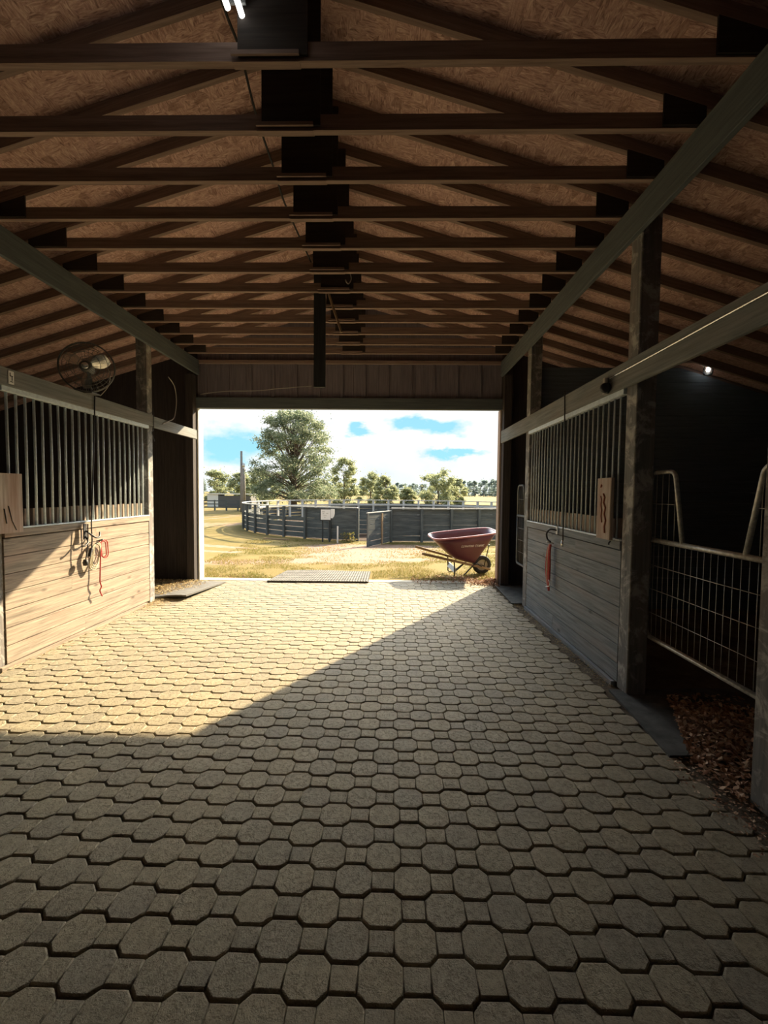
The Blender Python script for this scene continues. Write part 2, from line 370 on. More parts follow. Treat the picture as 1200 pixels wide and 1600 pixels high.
# ------------------------------------------------------------------ dimensions
XL, XR = -3.165, 1.75          # faces of the stall fronts
YE, WT, ZL = 7.09, 0.11, 2.815 # end wall, its thickness, lintel height
OXL, OXR = -6.75, 5.45         # outer walls
XC, SL = -0.64, 0.30           # ridge position, roof slope
YB = -8.0                      # rear end of the barn, closed by an added wall
def zu(x): return 4.41-SL*abs(x-XC)   # underside of the top chords
def zd(x): return zu(x)+0.093

# ------------------------------------------------------------------ floor and ground
def paver_floor():
    mb = MB(); px, ry = 0.225, 0.1125
    r0 = 1.259
    def tile(cx, cy, poly):
        dz = random.uniform(-.0016, .0016); tx, ty = random.uniform(-.014, .014), random.uniform(-.014, .014); tn = random.random()
        n = len(poly)
        def ring(inx, iny, z):
            out = []
            for (x, y) in poly:
                sx = max(0.0, abs(x)-inx)*(1 if x >= 0 else -1); sy = max(0.0, abs(y)-iny)*(1 if y >= 0 else -1)
                out.append((cx+sx, cy+sy, z+dz+tx*x+ty*y if z > -.02 else z))
            return out
        V = ring(.0010, .0034, -.028)+ring(.0010, .0034, -.0075)+ring(.0022, .0050, -.0025)+ring(.0048, .0090, 0)
        F = []
        for k in range(3):
            for i in range(n): F.append((k*n+i, k*n+(i+1) % n, (k+1)*n+(i+1) % n, (k+1)*n+i))
        F.append(tuple(range(3*n, 4*n)))
        mb.quadlist(V, F, None, tn, False)
        for q in range(len(F)-1): mb.smooth[-2-q] = True
    a, c = .07, .0425
    octo = [(-c, -a), (c, -a), (a, -c), (a, c), (c, a), (-c, a), (-a, c), (-a, -c)]
    sq = [(-.0425, -.0425), (.0425, -.0425), (.0425, .0425), (-.0425, .0425)]
    r = -22
    while True:
        y = r0+r*ry
        if y > YE+.03: break
        offx = 0.0 if r % 2 == 0 else px/2
        i = -16
        while True:
            x = -.02+i*px+offx
            if x > 1.62: break
            if x > XL-.03:
                tile(x, y, octo)
                if x+px/2 < 1.62: tile(x+px/2, y, sq)
            i += 1
        r += 1
    return struct(mb, 'floor', 'paver')
floor = paver_floor()
mb = MB(); mb.box(OXL, OXR, YB, YE+.0, -.16, -.0135); struct(mb, 'floor', 'dirt')
mb = MB(); mb.box(XL, 1.72, YE+.005, YE+.20, -.12, .004); struct(mb, 'floor', 'concrete')

def gz(x, y):
    t = min(1.0, max(0.0, (y-7.3)/8.5)); t = t*t*(3-2*t)
    z = -.02-.38*t
    return z+.012*mnoise.noise(Vector((x*.8, y*.8, 0)))*min(1, max(0, (y-7.3)))
def ground():
    xs = [-400, -250, -140, -80, -50, -34]+[-24+i*.5 for i in range(97)]+[34, 50, 80, 140, 250, 400]
    ys = [YE+.19+i*.25 for i in range(70)]+[25.5+i*1.5 for i in range(24)]+[66, 80, 100, 130, 180, 260, 400, 700]
    me = bpy.data.meshes.new('ground'); V = [(x, y, gz(x, y)) for y in ys for x in xs]; nx = len(xs)
    F = [(j*nx+i, j*nx+i+1, (j+1)*nx+i+1, (j+1)*nx+i) for j in range(len(ys)-1) for i in range(nx-1)]
    me.from_pydata(V, [], F); at = me.attributes.new('sand', 'FLOAT', 'POINT')
    def sand(x, y):
        s = 0.0
        s = max(s, 1.1*math.exp(-((x+.9-.04*(y-9))/(.9+.30*max(0, y-9)))**2)*(1 if y < 15.2 else max(0, 1-(y-15.2)/.8))*min(1, max(.15, (y-8.4)/2)))
        s = max(s, .75*math.exp(-((y-10.3-.25*x)/.7)**2)*(1 if x < 1 else max(0, 2-x)))
        for r0 in (13.5, 14.9):      # wheel tracks curving away at the left
            d = math.hypot(x-1.0, y-26.0)-r0
            if x < -4: s = max(s, .9*math.exp(-(d/.3)**2))
        s = max(s, .55*math.exp(-((y-27-.3*x)/2.5)**2) if x < -8 else 0)
        return s
    at.data.foreach_set('value', [sand(x, y) for (x, y, z) in V])
    me.materials.append(M['field']); o = bpy.data.objects.new('ground', me); C.objects.link(o); tag(o, kind='structure')
ground()

mb = MB(); n_ = 60; pz = -.385
mb.quadlist([(.40, 24.9, pz)]+[(.40+8.4*math.cos(2*math.pi*i/n_), 24.9+8.4*math.sin(2*math.pi*i/n_), pz) for i in range(n_)], [(0, 1+i, 1+(i+1) % n_) for i in range(n_)])
struct(mb, 'ground', 'footing')
# ------------------------------------------------------------------ walls
def planks_x(mb, x0, x1, y, z0, z1, ph=.14, t=.03, topf=None):
    z = z0
    while z < z1-.02:
        zz = min(z+ph-.004, z1); mb.box(x0, x1, y-t/2, y+t/2, z, zz); z += ph
def planks_y(mb, x, y0, y1, z0, z1, ph=.14, t=.03):
    z = z0
    while z < z1-.02:
        zz = min(z+ph-.004, z1); mb.box(x-t/2, x+t/2, y0, y1, z, zz); z += ph
mb = MB(); planks_y(mb, OXL, YB, YE, -.02, zd(OXL)-.02, .14, .05); struct(mb, 'wall_left', 'darkwall')
mb = MB(); planks_y(mb, OXR, YB, YE, -.02, zd(OXR)-.02, .14, .05); struct(mb, 'wall_right', 'darkwall')
# stall partitions, planks up to the rafters
def partition(name, x0, x1, y, ztop):
    mb = MB(); z = -.02; ph = .14
    def lim(x, zz): 
        return min(x, XC+(4.39-zz)/SL) if x > 0 else max(x, XC-(4.39-zz)/SL)
    out, inn = (x1, x0) if x0 > 0 else (x0, x1)
    while z < ztop-.02:
        zt = min(z+ph-.004, ztop); o0, o1 = lim(out, z), lim(out, zt); u = random.random()*9
        vs = [(inn, y-.02, z), (o0, y-.02, z), (o1, y-.02, zt), (inn, y-.02, zt)]; vs += [(x, y+.02, zz) for x, _, zz in vs]
        uv = [(x, zz+u) for x, _, zz in vs]
        fs = [(0, 1, 2, 3), (7, 6, 5, 4), (0, 4, 5, 1), (1, 5, 6, 2), (2, 6, 7, 3), (3, 7, 4, 0)]
        mb.quadlist(vs, fs, [[uv[k] for k in f] for f in fs]); z += ph
    struct(mb, name, 'darkwall')
partition('wall_right', 1.90, OXR-.03, 5.72, 3.10); partition('wall_right', 1.90, OXR-.03, 2.0, 3.4)
partition('wall_left', OXL+.03, -3.30, 3.42, 3.4)
# rear part of the aisle, behind the camera
mb = MB(); planks_y(mb, XL-.03, YB, 3.3, -.01, 2.28); struct(mb, 'wall_left', 'beam_dark')
mb = MB(); planks_y(mb, XR+.05, YB, 1.9, -.01, 2.28); struct(mb, 'wall_right', 'beam_dark')
mb = MB(); planks_x(mb, OXL, OXR, YB+.03, -.02, 2.6, .2, .04); planks_x(mb, -4.2, 3, YB+.03, 2.6, 4.3, .2, .04); struct(mb, 'wall_rear_lightblock', 'darkwall')  # unseen closing wall, added to keep rear light off camera-facing surfaces
# end wall: vertical siding boards with battens inside, around the wide opening
JL, JR = XL-.005, 1.737
def end_wall(name, x0, x1, z0):
    mb = MB(); cuts = [x0]
    while cuts[-1] < x1-.01:
        nx_ = min(cuts[-1]+.2, x1)
        if cuts[-1] < XC-.01 < nx_-.02: nx_ = XC
        cuts.append(nx_)
    for a_, b_ in zip(cuts[:-1], cuts[1:]):
        for (g_, ya, yb, pa, pb) in ((.001, YE+.02, YE+.05, a_, b_), (0, YE+.05, YE+.07, a_, b_)):
            p_ = [(pa+g_, z0), (pb-g_, z0), (pb-g_, zd(pb)), (pa+g_, zd(pa))]; u = random.random()*30
            vs = [(x, ya, z) for x, z in p_]+[(x, yb, z) for x, z in p_]; fs = [(0, 1, 2, 3), (7, 6, 5, 4), (0, 4, 5, 1), (1, 5, 6, 2), (2, 6, 7, 3), (3, 7, 4, 0)]
            mb.quadlist(vs, fs, [[(vs[k][2]+u, vs[k][0]) for k in f] for f in fs])
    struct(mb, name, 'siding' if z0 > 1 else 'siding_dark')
end_wall('wall_front', OXL, JL-.01, -.05); end_wall('wall_front', JR+.012, OXR, -.05); end_wall('wall_front', JL-.01, JR+.012, ZL+.12)
mb = MB(); x = JL+.12
while x < JR: mb.box(x-.022, x+.022, YE-.005, YE+.02, ZL+.18, zu(x)-.05); x += .37
struct(mb, 'trim_1', 'siding')
mb = MB(); mb.box(JL-.14, JR+.14, YE-.04, YE+.06, ZL, ZL+.17); struct(mb, 'trim_2', 'beam_dark')    # lintel
mb = MB(); mb.box(JL-.012, JL+.012, YE-.02, YE+WT+.04, -.02, ZL); mb.box(JL-.10, JL-.013, YE+WT-.06, YE+WT+.04, -.02, ZL+.1); struct(mb, 'trim_3', 'white_trim')
mb = MB(); mb.box(JR-.012, JR+.012, YE-.01, YE+WT+.02, -.02, ZL); mb.box(JR+.013, JR+.10, YE+WT-.06, YE+WT+.02, -.02, ZL+.1); struct(mb, 'trim_4', 'post_raw')
mb = MB(); mb.box(JL-.13, JL-.013, YE-.16, YE-.03, -.02, 3.33); struct(mb, 'trim_5', 'siding_dark')
mb = MB(); mb.box(JR+.013, JR+.13, YE-.16, YE-.03, -.02, 3.33); struct(mb, 'trim_6', 'siding_dark')
mb = MB(); mb.box(JL-.02, JR+.02, YE-.06, YE+.01, 3.53, 3.575); struct(mb, 'trim_7', 'truss')

# roof deck
def deck(name, x0, x1, ytop0, ytop1):
    mb = MB(); z0, z1 = zd(x0), zd(x1); t = .02
    vs = [(x0, ytop0, z0), (x1, ytop0, z1), (x1, ytop1, z1), (x0, ytop1, z0)]; vs += [(x, y, z+t) for x, y, z in vs]
    mb.quadlist(vs, [(3, 2, 1, 0), (4, 5, 6, 7), (0, 1, 5, 4), (1, 2, 6, 5), (2, 3, 7, 6), (3, 0, 4, 7)])
    struct(mb, name, 'osb')
deck('ceiling', OXL-.4, XC, YB, YE+.5); deck('ceiling', XC, OXR+.4, YB, YE+.5)

# ------------------------------------------------------------------ posts, beams
def post(name, x0, x1, y0, y1, z0, z1, mat, label, bev=.006):
    mb = MB(); mb.box(x0, x1, y0, y1, z0, z1, bev); return tag(mb.build(name, mat), label, 'post')
post('timber_post', XR, XR+.14, 3.19, 3.33, 0, 3.56, 'post', 'worn grey timber post between the barred stall front and the nearest mesh gate')
post('timber_post', XR-.005, XR+.135, 5.62, 5.76, 0, 3.56, 'post', 'timber post at the far end of the right barred stall front')
post('timber_post', XR, XR+.14, 1.93, 2.08, 0, 2.28, 'post', 'chewed timber post at the right edge, nearest to the camera')
post('timber_post', XL-.14, XL+.002, 5.60, 5.72, 0, 3.56, 'post', 'sunlit timber post at the far end of the left barred stall front')
post('timber_post', XL-.15, XL-.01, 3.34, 3.48, 0, 3.56, 'post', 'timber post at the near end of the left stall front')

def longbeam(name, x0, x1, y0, y1, z0, z1, mat, label):
    mb = MB(); mb.box(x0, x1, y0, y1, z0, z1, .004); return tag(mb.build(name, mat), label, 'beam')
longbeam('roof_beam', XR-.042, XR-.002, YB, YE-.05, 3.33, 3.565, 'beam_dark', 'long dark plate beam carrying the trusses above the right stalls')
longbeam('roof_beam', XL+.002, XL+.042, YB, YE-.05, 3.34, 3.572, 'beam_dark', 'long dark plate beam carrying the trusses above the left stalls')
longbeam('stall_beam', XR-.034, XR-.002, YB, YE-.12, 2.275, 2.465, 'beam', 'horizontal beam running over the right stall bars and gates')
longbeam('stall_beam', XL+.004, XL+.038, YB, 5.69, 2.315, 2.46, 'beam', 'horizontal beam running over the left stall bars under the fan')
longbeam('stall_beam', XL+.004, XL+.036, 5.70, YE-.14, 2.30, 2.445, 'beam', 'short beam over the left doorway beside the big opening, end in the sun')

# ------------------------------------------------------------------ trusses
def make_truss():
    root = empty('roof_truss', (XC, 0, 3.575))
    w = .038
    a, b = XL-.02-XC, XR+.02-XC      # ends of the bottom chord, local
    z = lambda x: zu(x+XC)-3.575
    MB().beam((a, 0, .0445), (b, 0, .0445), w, .089, (0, 0, 1)).build('bottom_chord', 'truss', root)
    for sgn, xe in ((-1, OXL-.35-XC), (1, OXR+.35-XC)):
        zz = z(xe); dn = .0465*math.cos(math.atan(SL))
        m = MB(); off = .046
        m.beam((0, 0, z(0)+off), (xe, 0, zz+off), w, .089, (0, 0, 1)); m.build('top_chord', 'truss', root)
    m = MB(); m.beam((.04, 0, .089), (.04, 0, z(0)), w, .14, (1, 0, 0)); m.build('king_post', 'gusset', root)
    T = Matrix(((1, 0, 0, 0), (0, 0, -1, 0), (0, 1, 0, 0), (0, 0, 0, 1)))
    m = MB(); m.prism([(-.13, .02), (.21, .02), (.21, z(.0)-.02), (-.13, z(0)-.02)], Matrix.Translation((0, -.019, 0)) @ T, .012); m.build('ridge_gusset', 'gusset', root)
    m = MB(); m.prism([(-.16, .012), (.17, .012), (.17, .032), (-.16, .032)], Matrix.Translation((0, -.031, 0)) @ T, .012); m.prism([(-.16, -.004), (.17, -.004), (.17, 0), (-.16, 0)], Matrix.Translation((0, .02, 0)) @ T, .04); m.build('splice_plate', 'truss', root)
    for (x0, x1) in ((a, a+.33), (b-.24, b)):
        m = MB(); m.prism([(x0, .01), (x1, .01), (x1, z(x1)), (x0, z(x0))], Matrix.Translation((0, -.019, 0)) @ T, .012); m.build('heel_gusset', 'gusset', root)
    return root
proto = make_truss()
for k in range(13):
    t = proto if k == 0 else copy_tree(proto)
    y = 2.227+.4064*(k-1)
    t.location = (XC+random.uniform(-.008, .008), y, 3.575)
    tag(t, None, 'roof truss', 'roof trusses over the aisle')
    t['label'] = ('brown timber roof truss over the aisle, the nearest one, cut by the top edge' if k == 0 else
                  'brown timber roof truss over the aisle, last before the end wall' if k == 12 else
                  'brown timber roof truss over the aisle, bottom chord %s from the top of the photo' % ORD[k-1])

# ------------------------------------------------------------------ stall fronts
def stall_front(side, y0, y1, bars, label, board_mat, zsill):
    """side -1 left, +1 right; panel face looks into the aisle"""
    X = XL if side < 0 else XR; s = side
    root = empty('horse_stall', (X, (y0+y1)/2, 0), 0, label, 'stall')
    cy = (y0+y1)/2
    def L(y): return y-cy
    m = MB(); z = .03; ph = (zsill-.03-.07)/7.0
    rows = 7
    for i in range(rows):
        # planks with butt joints at random places
        za, zb = z, z+ph-.005
        cuts = [y0, y1] if i % 3 else [y0, y0+(y1-y0)*random.uniform(.35, .65), y1]
        for a, b in zip(cuts[:-1], cuts[1:]):
            dx = random.uniform(-.0015, .0015)
            m.beam((s*.016+dx, L(a)+.001, (za+zb)/2), (s*.016+dx, L(b)-.001, (za+zb)/2), .03, zb-za, (0, 0, 1), .003)
        z += ph
    m.build('plank_panel', board_mat, root)
    m = MB(); m.beam((s*.012, L(y0), zsill-.035), (s*.012, L(y1), zsill-.035), .046, .062, (0, 0, 1), .003); m.build('sill_rail', board_mat, root)
    m = MB(); m.beam((s*.010, L(y0), zsill+.006), (s*.010, L(y1), zsill+.006), .05, .014, (0, 0, 1), .002); m.build('lower_channel', 'bar', root)
    ztop = 2.315 if s < 0 else 2.275
    m = MB(); m.beam((s*.004, L(y0), ztop-.02), (s*.004, L(y1), ztop-.02), .05, .045, (0, 0, 1), .004); m.build('upper_channel', 'bar', root)
    for yb in bars:
        j = random.uniform(-.004, .004)
        MB().tube([(s*.006, L(yb), zsill+.01), (s*.006+j*.5, L(yb)+j, (zsill+ztop)/2), (s*.006, L(yb), ztop-.03)], .0105 if s < 0 else .0075, 8).build('bar', 'bar', root)
    sp = bars[1]-bars[0]
    for yb in bars:
        MB().beam((s*.05, L(yb)+sp*.25, zsill), (s*.05, L(yb)+sp*.25, zsill+.165+random.uniform(-.004, .004)), .052, .03, (1, 0, 0), .002).build('spacer_block', 'board', root)
    return root
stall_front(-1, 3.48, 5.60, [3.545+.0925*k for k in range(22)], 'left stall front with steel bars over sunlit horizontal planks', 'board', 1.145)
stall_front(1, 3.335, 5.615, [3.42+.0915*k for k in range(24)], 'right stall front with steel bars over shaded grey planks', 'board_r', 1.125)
# skirting strip at the foot of the left front
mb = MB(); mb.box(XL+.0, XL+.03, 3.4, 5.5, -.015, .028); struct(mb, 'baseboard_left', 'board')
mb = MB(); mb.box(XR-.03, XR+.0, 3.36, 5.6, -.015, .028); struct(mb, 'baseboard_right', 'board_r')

# ------------------------------------------------------------------ stall gates (tube frame, yoke opening, wire grid)
def arc(c, r, a0, a1, n=6):
    return [(0, c[0]+r*math.cos(math.radians(a0+(a1-a0)*i/n)), c[1]+r*math.sin(math.radians(a0+(a1-a0)*i/n))) for i in range(n+1)]
def make_gate(y0, y1, zb, zm, zt, x, label, steel='gatesteel'):
    root = empty('stall_gate', (x, y1, 0), 0, label, 'gate', None); L = lambda y: y-y1
    a, b = L(y0), 0.0; r = .05
    # lower frame
    MB().tube([(0, b, zm+.0)]+[(0, b, zb+r)]+arc((b-r, zb+r), r, 0, -90)+[(0, a+r, zb)]+arc((a+r, zb+r), r, 270, 180)+[(0, a, zm)], .0165, 10).build('outer_frame', steel, root)
    MB().tube([(0, a, zm), (0, b, zm)], .0175, 10).build('middle_rail', steel, root)
    # two horns left and right of the head opening
    for e, s in ((b, -1), (a, 1)):
        pts = [(0, e, zm), (0, e, zt-.07)]+[(0, e+s*(.07-.07*math.cos(t)), zt-.07+.07*math.sin(t)) for t in [math.pi/2*i/6 for i in range(1, 7)]]
        pts += [(0, e+s*.22, zt)]+[(0, e+s*(.22+.06*math.sin(t)), zt-.06+.06*math.cos(t)) for t in [math.pi/2*.85*i/6 for i in range(1, 7)]]
        pts += [(0, e+s*.37, zm)]
        MB().tube(pts, .0145, 10).build('yoke_horn', steel, root)
        for q in range(1, 5):
            yy = e+s*.07*q
            MB().tube([(0, yy, zm), (0, yy+random.uniform(-.004, .004), zt-.012)], .0021, 5).build('wire', 'wire', root)
        MB().tube([(0, e, (zm+zt)/2+.02), (0, e+s*.33, (zm+zt)/2+.02)], .0023, 5).build('wire', 'wire', root)
    for zz in (zb+.10, zm-.08):
        MB().tube([(0, a, zz), (-.024, a-.01, zz)], .012, 8).build('hinge', 'steel', root)
    n = int(abs(a-b)/.055)
    for q in range(1, n):
        yy = b+(a-b)*q/n; j = random.uniform(-.006, .006)
        MB().tube([(.003, yy, zm), (.003+j*.4, yy+j, (zm+zb)/2), (.003, yy+random.uniform(-.004, .004), zb)], .0018, 5).build('wire', 'wire', root)
    for q in range(1, 4):
        zz = zm-(zm-zb)*(.245*q+.01)
        MB().tube([(-.002, a, zz), (-.002, (a+b)/2, zz+random.uniform(-.004, .004)), (-.002, b, zz)], .0024, 5).build('wire', 'wire', root)
    return root
make_gate(2.0, 3.25, .435, 1.15, 1.64, 1.91, 'mesh stall gate with yoke opening across the near right doorway')
make_gate(5.80, 6.62, .43, 1.15, 1.60, 1.91, 'shade-toned mesh stall gate in the far right doorway, mostly hidden by the post', 'fan')  # darker metal than the near gate: doorway shade put into its colour

# ------------------------------------------------------------------ boards on the bars, plates, cords
def board_sign(name, x, y0, y1, z0, z1, t, label):
    root = empty(name, (x, (y0+y1)/2, z0), 0, label, 'board'); hw = (y1-y0)/2; hh = z1-z0
    m = MB(); m.beam((0, 0, 0), (0, 0, hh), hw*2, t, (1, 0, 0), .005); m.build('plank', 'sign', root)
    return root, hw, hh
bs, hw, hh = board_sign('wooden_board', XR-.045, 3.40, 3.62, 1.125, 1.61, .03, 'short upright board with a rust red scrawl, on the right stall bars')
m = MB()
pts = [(-.02, .36), (-.045, .33), (-.03, .29), (-.06, .25), (-.045, .20), (-.07, .15), (-.05, .10), (-.06, .05)]
m.tube([(-.0165, y+.02, z) for y, z in pts], .008, 6)
m.tube([(-.0165, y*.6+.055, z-.02) for y, z in pts[:6]], .0055, 6)
m.tube([(-.0165, .04, .43), (-.0165, .03, .425), (-.0165, .045, .415)], .008, 6)
tag(m.build('scrawl', 'rust', bs), 'rust red scrawl')
MB().tube([(0, -.10, -.01), (-.02, -.115, -.02), (-.02, -.115, -.035)], .006, 6).build('bolt', 'black', bs)
bs2, hw, hh = board_sign('wooden_board', XL+.045, 3.28, 3.605, 1.12, 1.605, .035, 'broad chewed board on the left stall bars, cut by the photo edge')
m = MB(); m.tube([(.019, .02, .22), (.019, .05, .10), (.019, .09, .02)], .004, 5); m.tube([(.019, -.02, .2), (.019, .0, .08)], .005, 5); m.build('crack', 'black', bs2)

m = MB(); m.box(XL+.038, XL+.044, 3.52, 3.575, 2.335, 2.44, .003); pl = tag(m.build('number_plate', 'white'), 'small white plate with dark marks on the left stall beam', 'plate')
m = MB(); xx = .0455+XL
m.box(xx-.001, xx+.001, 3.532, 3.538, 2.40, 2.425); m.box(xx-.001, xx+.001, 3.532, 3.560, 2.395, 2.402); m.box(xx-.001, xx+.001, 3.55, 3.556, 2.365, 2.40); m.box(xx-.001, xx+.001, 3.535, 3.56, 2.35, 2.356)
o = m.build('plate_marks', 'black', pl)

def cable(name, pts, r, mat, label, cat, n=6, parent=None):
    # smooth a coarse path
    P = [Vector(p) for p in pts]; out = []
    for i in range(len(P)-1):
        a, b, c, d = P[max(i-1, 0)], P[i], P[i+1], P[min(i+2, len(P)-1)]
        for t in [k/5 for k in range(5)]:
            out.append(.5*((2*b)+(c-a)*t+(2*a-5*b+4*c-d)*t*t+(3*b-a-3*c+d)*t**3))
    out.append(P[-1])
    o = MB().tube(out, r, n).build(name, mat, parent)
    return tag(o, label, cat) if label else o
x = XL+.045
c = empty('extension_cord', (x, 4.44, 1.1), 0, 'black power cord hanging from the fan down the left stall front', 'cord')
lc = lambda L: [(a-x, b-4.44, z-1.1) for a, b, z in L]
cable('cord', lc([(x+.03, 4.55, 2.56), (x+.004, 4.545, 2.46), (x+.004, 4.53, 2.2), (x+.006, 4.50, 1.8), (x+.004, 4.47, 1.4), (x+.004, 4.45, 1.13), (x+.004, 4.455, .95), (x+.004, 4.44, .86)]), .0065, 'cord', None, None, parent=c)
cable('plug', lc([(x+.006, 4.44, .87), (x+.008, 4.42, .83), (x+.008, 4.405, .79)]), .016, 'cord', None, None, 8, c)
h = empty('bridle_hook', (x, 4.37, 1.0), 0, 'black double hook on the left stall front with a short strap', 'hook')
lh = lambda L: [(a-x, b-4.37, z-1.0) for a, b, z in L]
MB().beam((-.008, 0.0, -.03), (-.008, 0.0, .13), .05, .01, (1, 0, 0), .003).build('plate', 'black', h)
cable('hook_arm', lh([(x, 4.37, 1.06), (x+.06, 4.42, .99), (x+.05, 4.50, .985), (x+.03, 4.54, 1.03)]), .009, 'black', None, None, parent=h)
cable('hook_arm', lh([(x, 4.37, 1.0), (x+.05, 4.33, .95), (x+.06, 4.27, .92), (x+.05, 4.24, .915)]), .009, 'black', None, None, parent=h)
cable('strap', lh([(x+.03, 4.36, 1.13), (x+.035, 4.35, .95), (x+.03, 4.335, .83), (x+.02, 4.33, .76)]), .006, 'cord', None, None, parent=h)
MB().lathe([(0, -.035), (.02, -.03), (.026, 0), (.018, .03), (0, .035)], 10, Matrix.Translation((.02, -.04, -.26))).build('strap_weight', 'cord', h)
r = empty('lead_rope', (x, 4.56, .9), 0, 'coiled lead rope, pale and red, hanging on the left stall front', 'rope')
lr = lambda L: [(a-x, b-4.56, z-.9) for a, b, z in L]
def loop(cy, cz, ry, rz, tilt=0, n=16):
    out = []
    for i in range(n+1):
        t = 2*math.pi*i/n; yy, zz = ry*math.sin(t), rz*math.cos(t)
        out.append((x+.012+.006*math.sin(3*t), cy+yy*math.cos(tilt)-zz*math.sin(tilt), cz+yy*math.sin(tilt)+zz*math.cos(tilt)))
    return out
for q in range(3):
    cable('rope_loop', lr(loop(4.505-.012*q, .80-.012*q, .055+.008*q, .125+.006*q, -.28)), .0065, 'pale_rope', None, None, parent=r)
for q in range(2):
    o = cable('rope_loop', lr(loop(4.62+.02*q, .84, .05+.012*q, .085+.012*q, .1)), .006, 'red_rope', None, None, parent=r); o['label'] = 'red rope loop'
o = cable('rope_tail', lr([(x+.01, 4.56, .93), (x+.015, 4.565, .8), (x+.012, 4.56, .62), (x+.015, 4.55, .50), (x+.012, 4.575, .44), (x+.012, 4.55, .40), (x+.012, 4.585, .335)]), .007, 'red_rope', None, None, parent=r); o['label'] = 'red rope tail'
cable('peg', lr([(x-.02, 4.56, .93), (x+.05, 4.56, .95)]), .008, 'black', None, None, parent=r)

x = XR-.045
cable('power_cord', [(x, 4.40, 2.50), (x, 4.40, 2.42), (x+.006, 4.38, 1.9), (x+.006, 4.36, 1.4), (x, 4.35, 1.12), (x, 4.345, 1.0)], .006, 'cord', 'thin black cord hanging from the beam over the right stall bars', 'cord')
MB_ = MB().lathe([(0, -.03), (.012, -.03), (.015, 0), (.009, .035), (0, .035)], 10, Matrix.Translation((x-.005, 4.345, .985)))
o = MB_.build('snap_clip', 'aluminium'); tag(o, 'metal snap clip at the end of the cord on the right stall front', 'clip')
h = empty('metal_hook', (x, 4.62, 1.03), 0, 'curved iron hook on the upper plank of the right stall front', 'hook')
cable('hook_arm', [(.02, -.06, .07), (-.03, 0, .075), (-.05, .04, .03), (-.045, .03, -.03), (-.03, -.02, -.055)], .010, 'black', None, None, parent=h)
MB().beam((.018, -.06, .03), (.018, -.06, .11), .04, .008, (1, 0, 0), .002).build('plate', 'steel', h)
r = empty('lead_rope', (x, 4.68, .94), 0, 'faded red and white lead rope hanging on the right stall front', 'rope')
for q, (mt, dy) in enumerate((('red_rope', -.02), ('red_rope', .004), ('pale_rope', .026), ('red_rope', .045))):
    cable('rope_strand', [(0, dy*.4, .0), (-.012, dy, -.08), (-.01-.004*q, dy*1.1, -.25), (-.012, dy*.9, -.40), (-.01, dy*.5, -.50+.02*q)], .011, mt, None, None, parent=r)
cable('peg', [(.03, 0, .01), (-.04, 0, .03)], .009, 'steel', None, None, parent=r)
cable('buckle', [(-.02, .05, -.47), (-.02, -.05, -.44), (-.02, -.06, -.40), (-.02, -.03, -.38)], .005, 'steel', None, None, parent=r)
x = XR-.045
c = empty('conduit', (x, 3.5, 2.35), 0, 'thin pale pipe fixed along the face of the right stall beam', 'pipe')
cable('pipe', [(.004, .0, .0+.045), (.004, -.7, .052), (.004, -1.42, .06), (.004, -3.0, .065)], .0075, 'aluminium', None, None, parent=c)
m = MB(); m.lathe([(0, 0), (.035, 0), (.042, .02), (.036, .045), (0, .05)], 12, Matrix.Translation((-.03, .03, -.03)) @ Matrix.Rotation(math.pi/2, 4, 'X')); m.build('pipe_end_cap', 'black', c)
m = MB(); m.beam((-.012, .045, -.075), (-.012, .045, .055), .05, .03, (1, 0, 0), .01); m.build('clamp', 'palecord', c)
cable('thin_cable', [(XL+.045, 5.66, 2.55), (XL+.045, 5.67, 2.30), (XL+.05, 5.62, 2.22), (XL+.045, 5.69, 2.12)], .004, 'cord', 'short dark wire dangling over the sunlit post on the left', 'wire')
cable('thin_cable', [(XL+.05, 6.05, 3.05), (XL+.06, 6.20, 2.95), (XL+.06, 6.25, 2.75), (XL+.05, 6.2, 2.52), (XL+.05, 6.05, 2.44), (XL+.046, 5.9, 2.38)], .006, 'palecord', 'pale cable looping down onto the short beam over the left doorway', 'wire')
cable('thin_cable', [(-3.1, 7.03, 3.03), (-2.7, 7.03, 3.08), (-2.2, 7.03, 3.09), (-1.8, 7.03, 3.13), (-1.3, 7.03, 3.17)], .006, 'palecord', 'pale cable running across the end wall above the big opening', 'wire')
cable('thin_cable', [(-1.0, 1.6, 4.30), (-1.0, 2.58, 4.27), (-1.0, 2.89, 4.29), (-1.0, 3.22, 4.17), (-1.0, 3.73, 4.13), (-1.0, 4.06, 4.09), (-.99, 5.0, 4.17), (-.95, 5.1, 4.10), (-.90, 5.0, 4.06)], .009, 'cord', 'dark cable running lengthwise through the trusses left of the ridge', 'wire')
cable('thin_cable', [(-.70, 4.62, 3.90), (-.72, 4.66, 3.80), (-.70, 4.68, 3.70), (-.74, 4.70, 3.62)], .007, 'palecord', 'short curled wire hanging by the centre of the trusses', 'wire')
cable('thin_cable', [(-.46, 4.55, 3.74), (-.44, 4.55, 3.66), (-.47, 4.55, 3.61), (-.50, 4.55, 3.65)], .006, 'palecord', 'small wire hook hanging right of the dangling stick', 'wire')
cable('dangling_stick', [(-.705, 4.70, 3.62), (-.64, 4.71, 3.42), (-.556, 4.72, 3.18)], .014, 'handle', 'thin pale stick dangling slantwise under the middle of the trusses', 'stick', 7)
mb = MB(); mb.box(-.86, -.735, 4.745, 4.783, 2.61, 4.30, .003); tag(mb.build('hanging_plank', 'post_dark'), 'dark vertical plank hanging from the ridge in the middle of the aisle', 'plank')
m = MB(); m.box(-.845, -.755, 4.74, 4.745, 2.615, 2.63); 

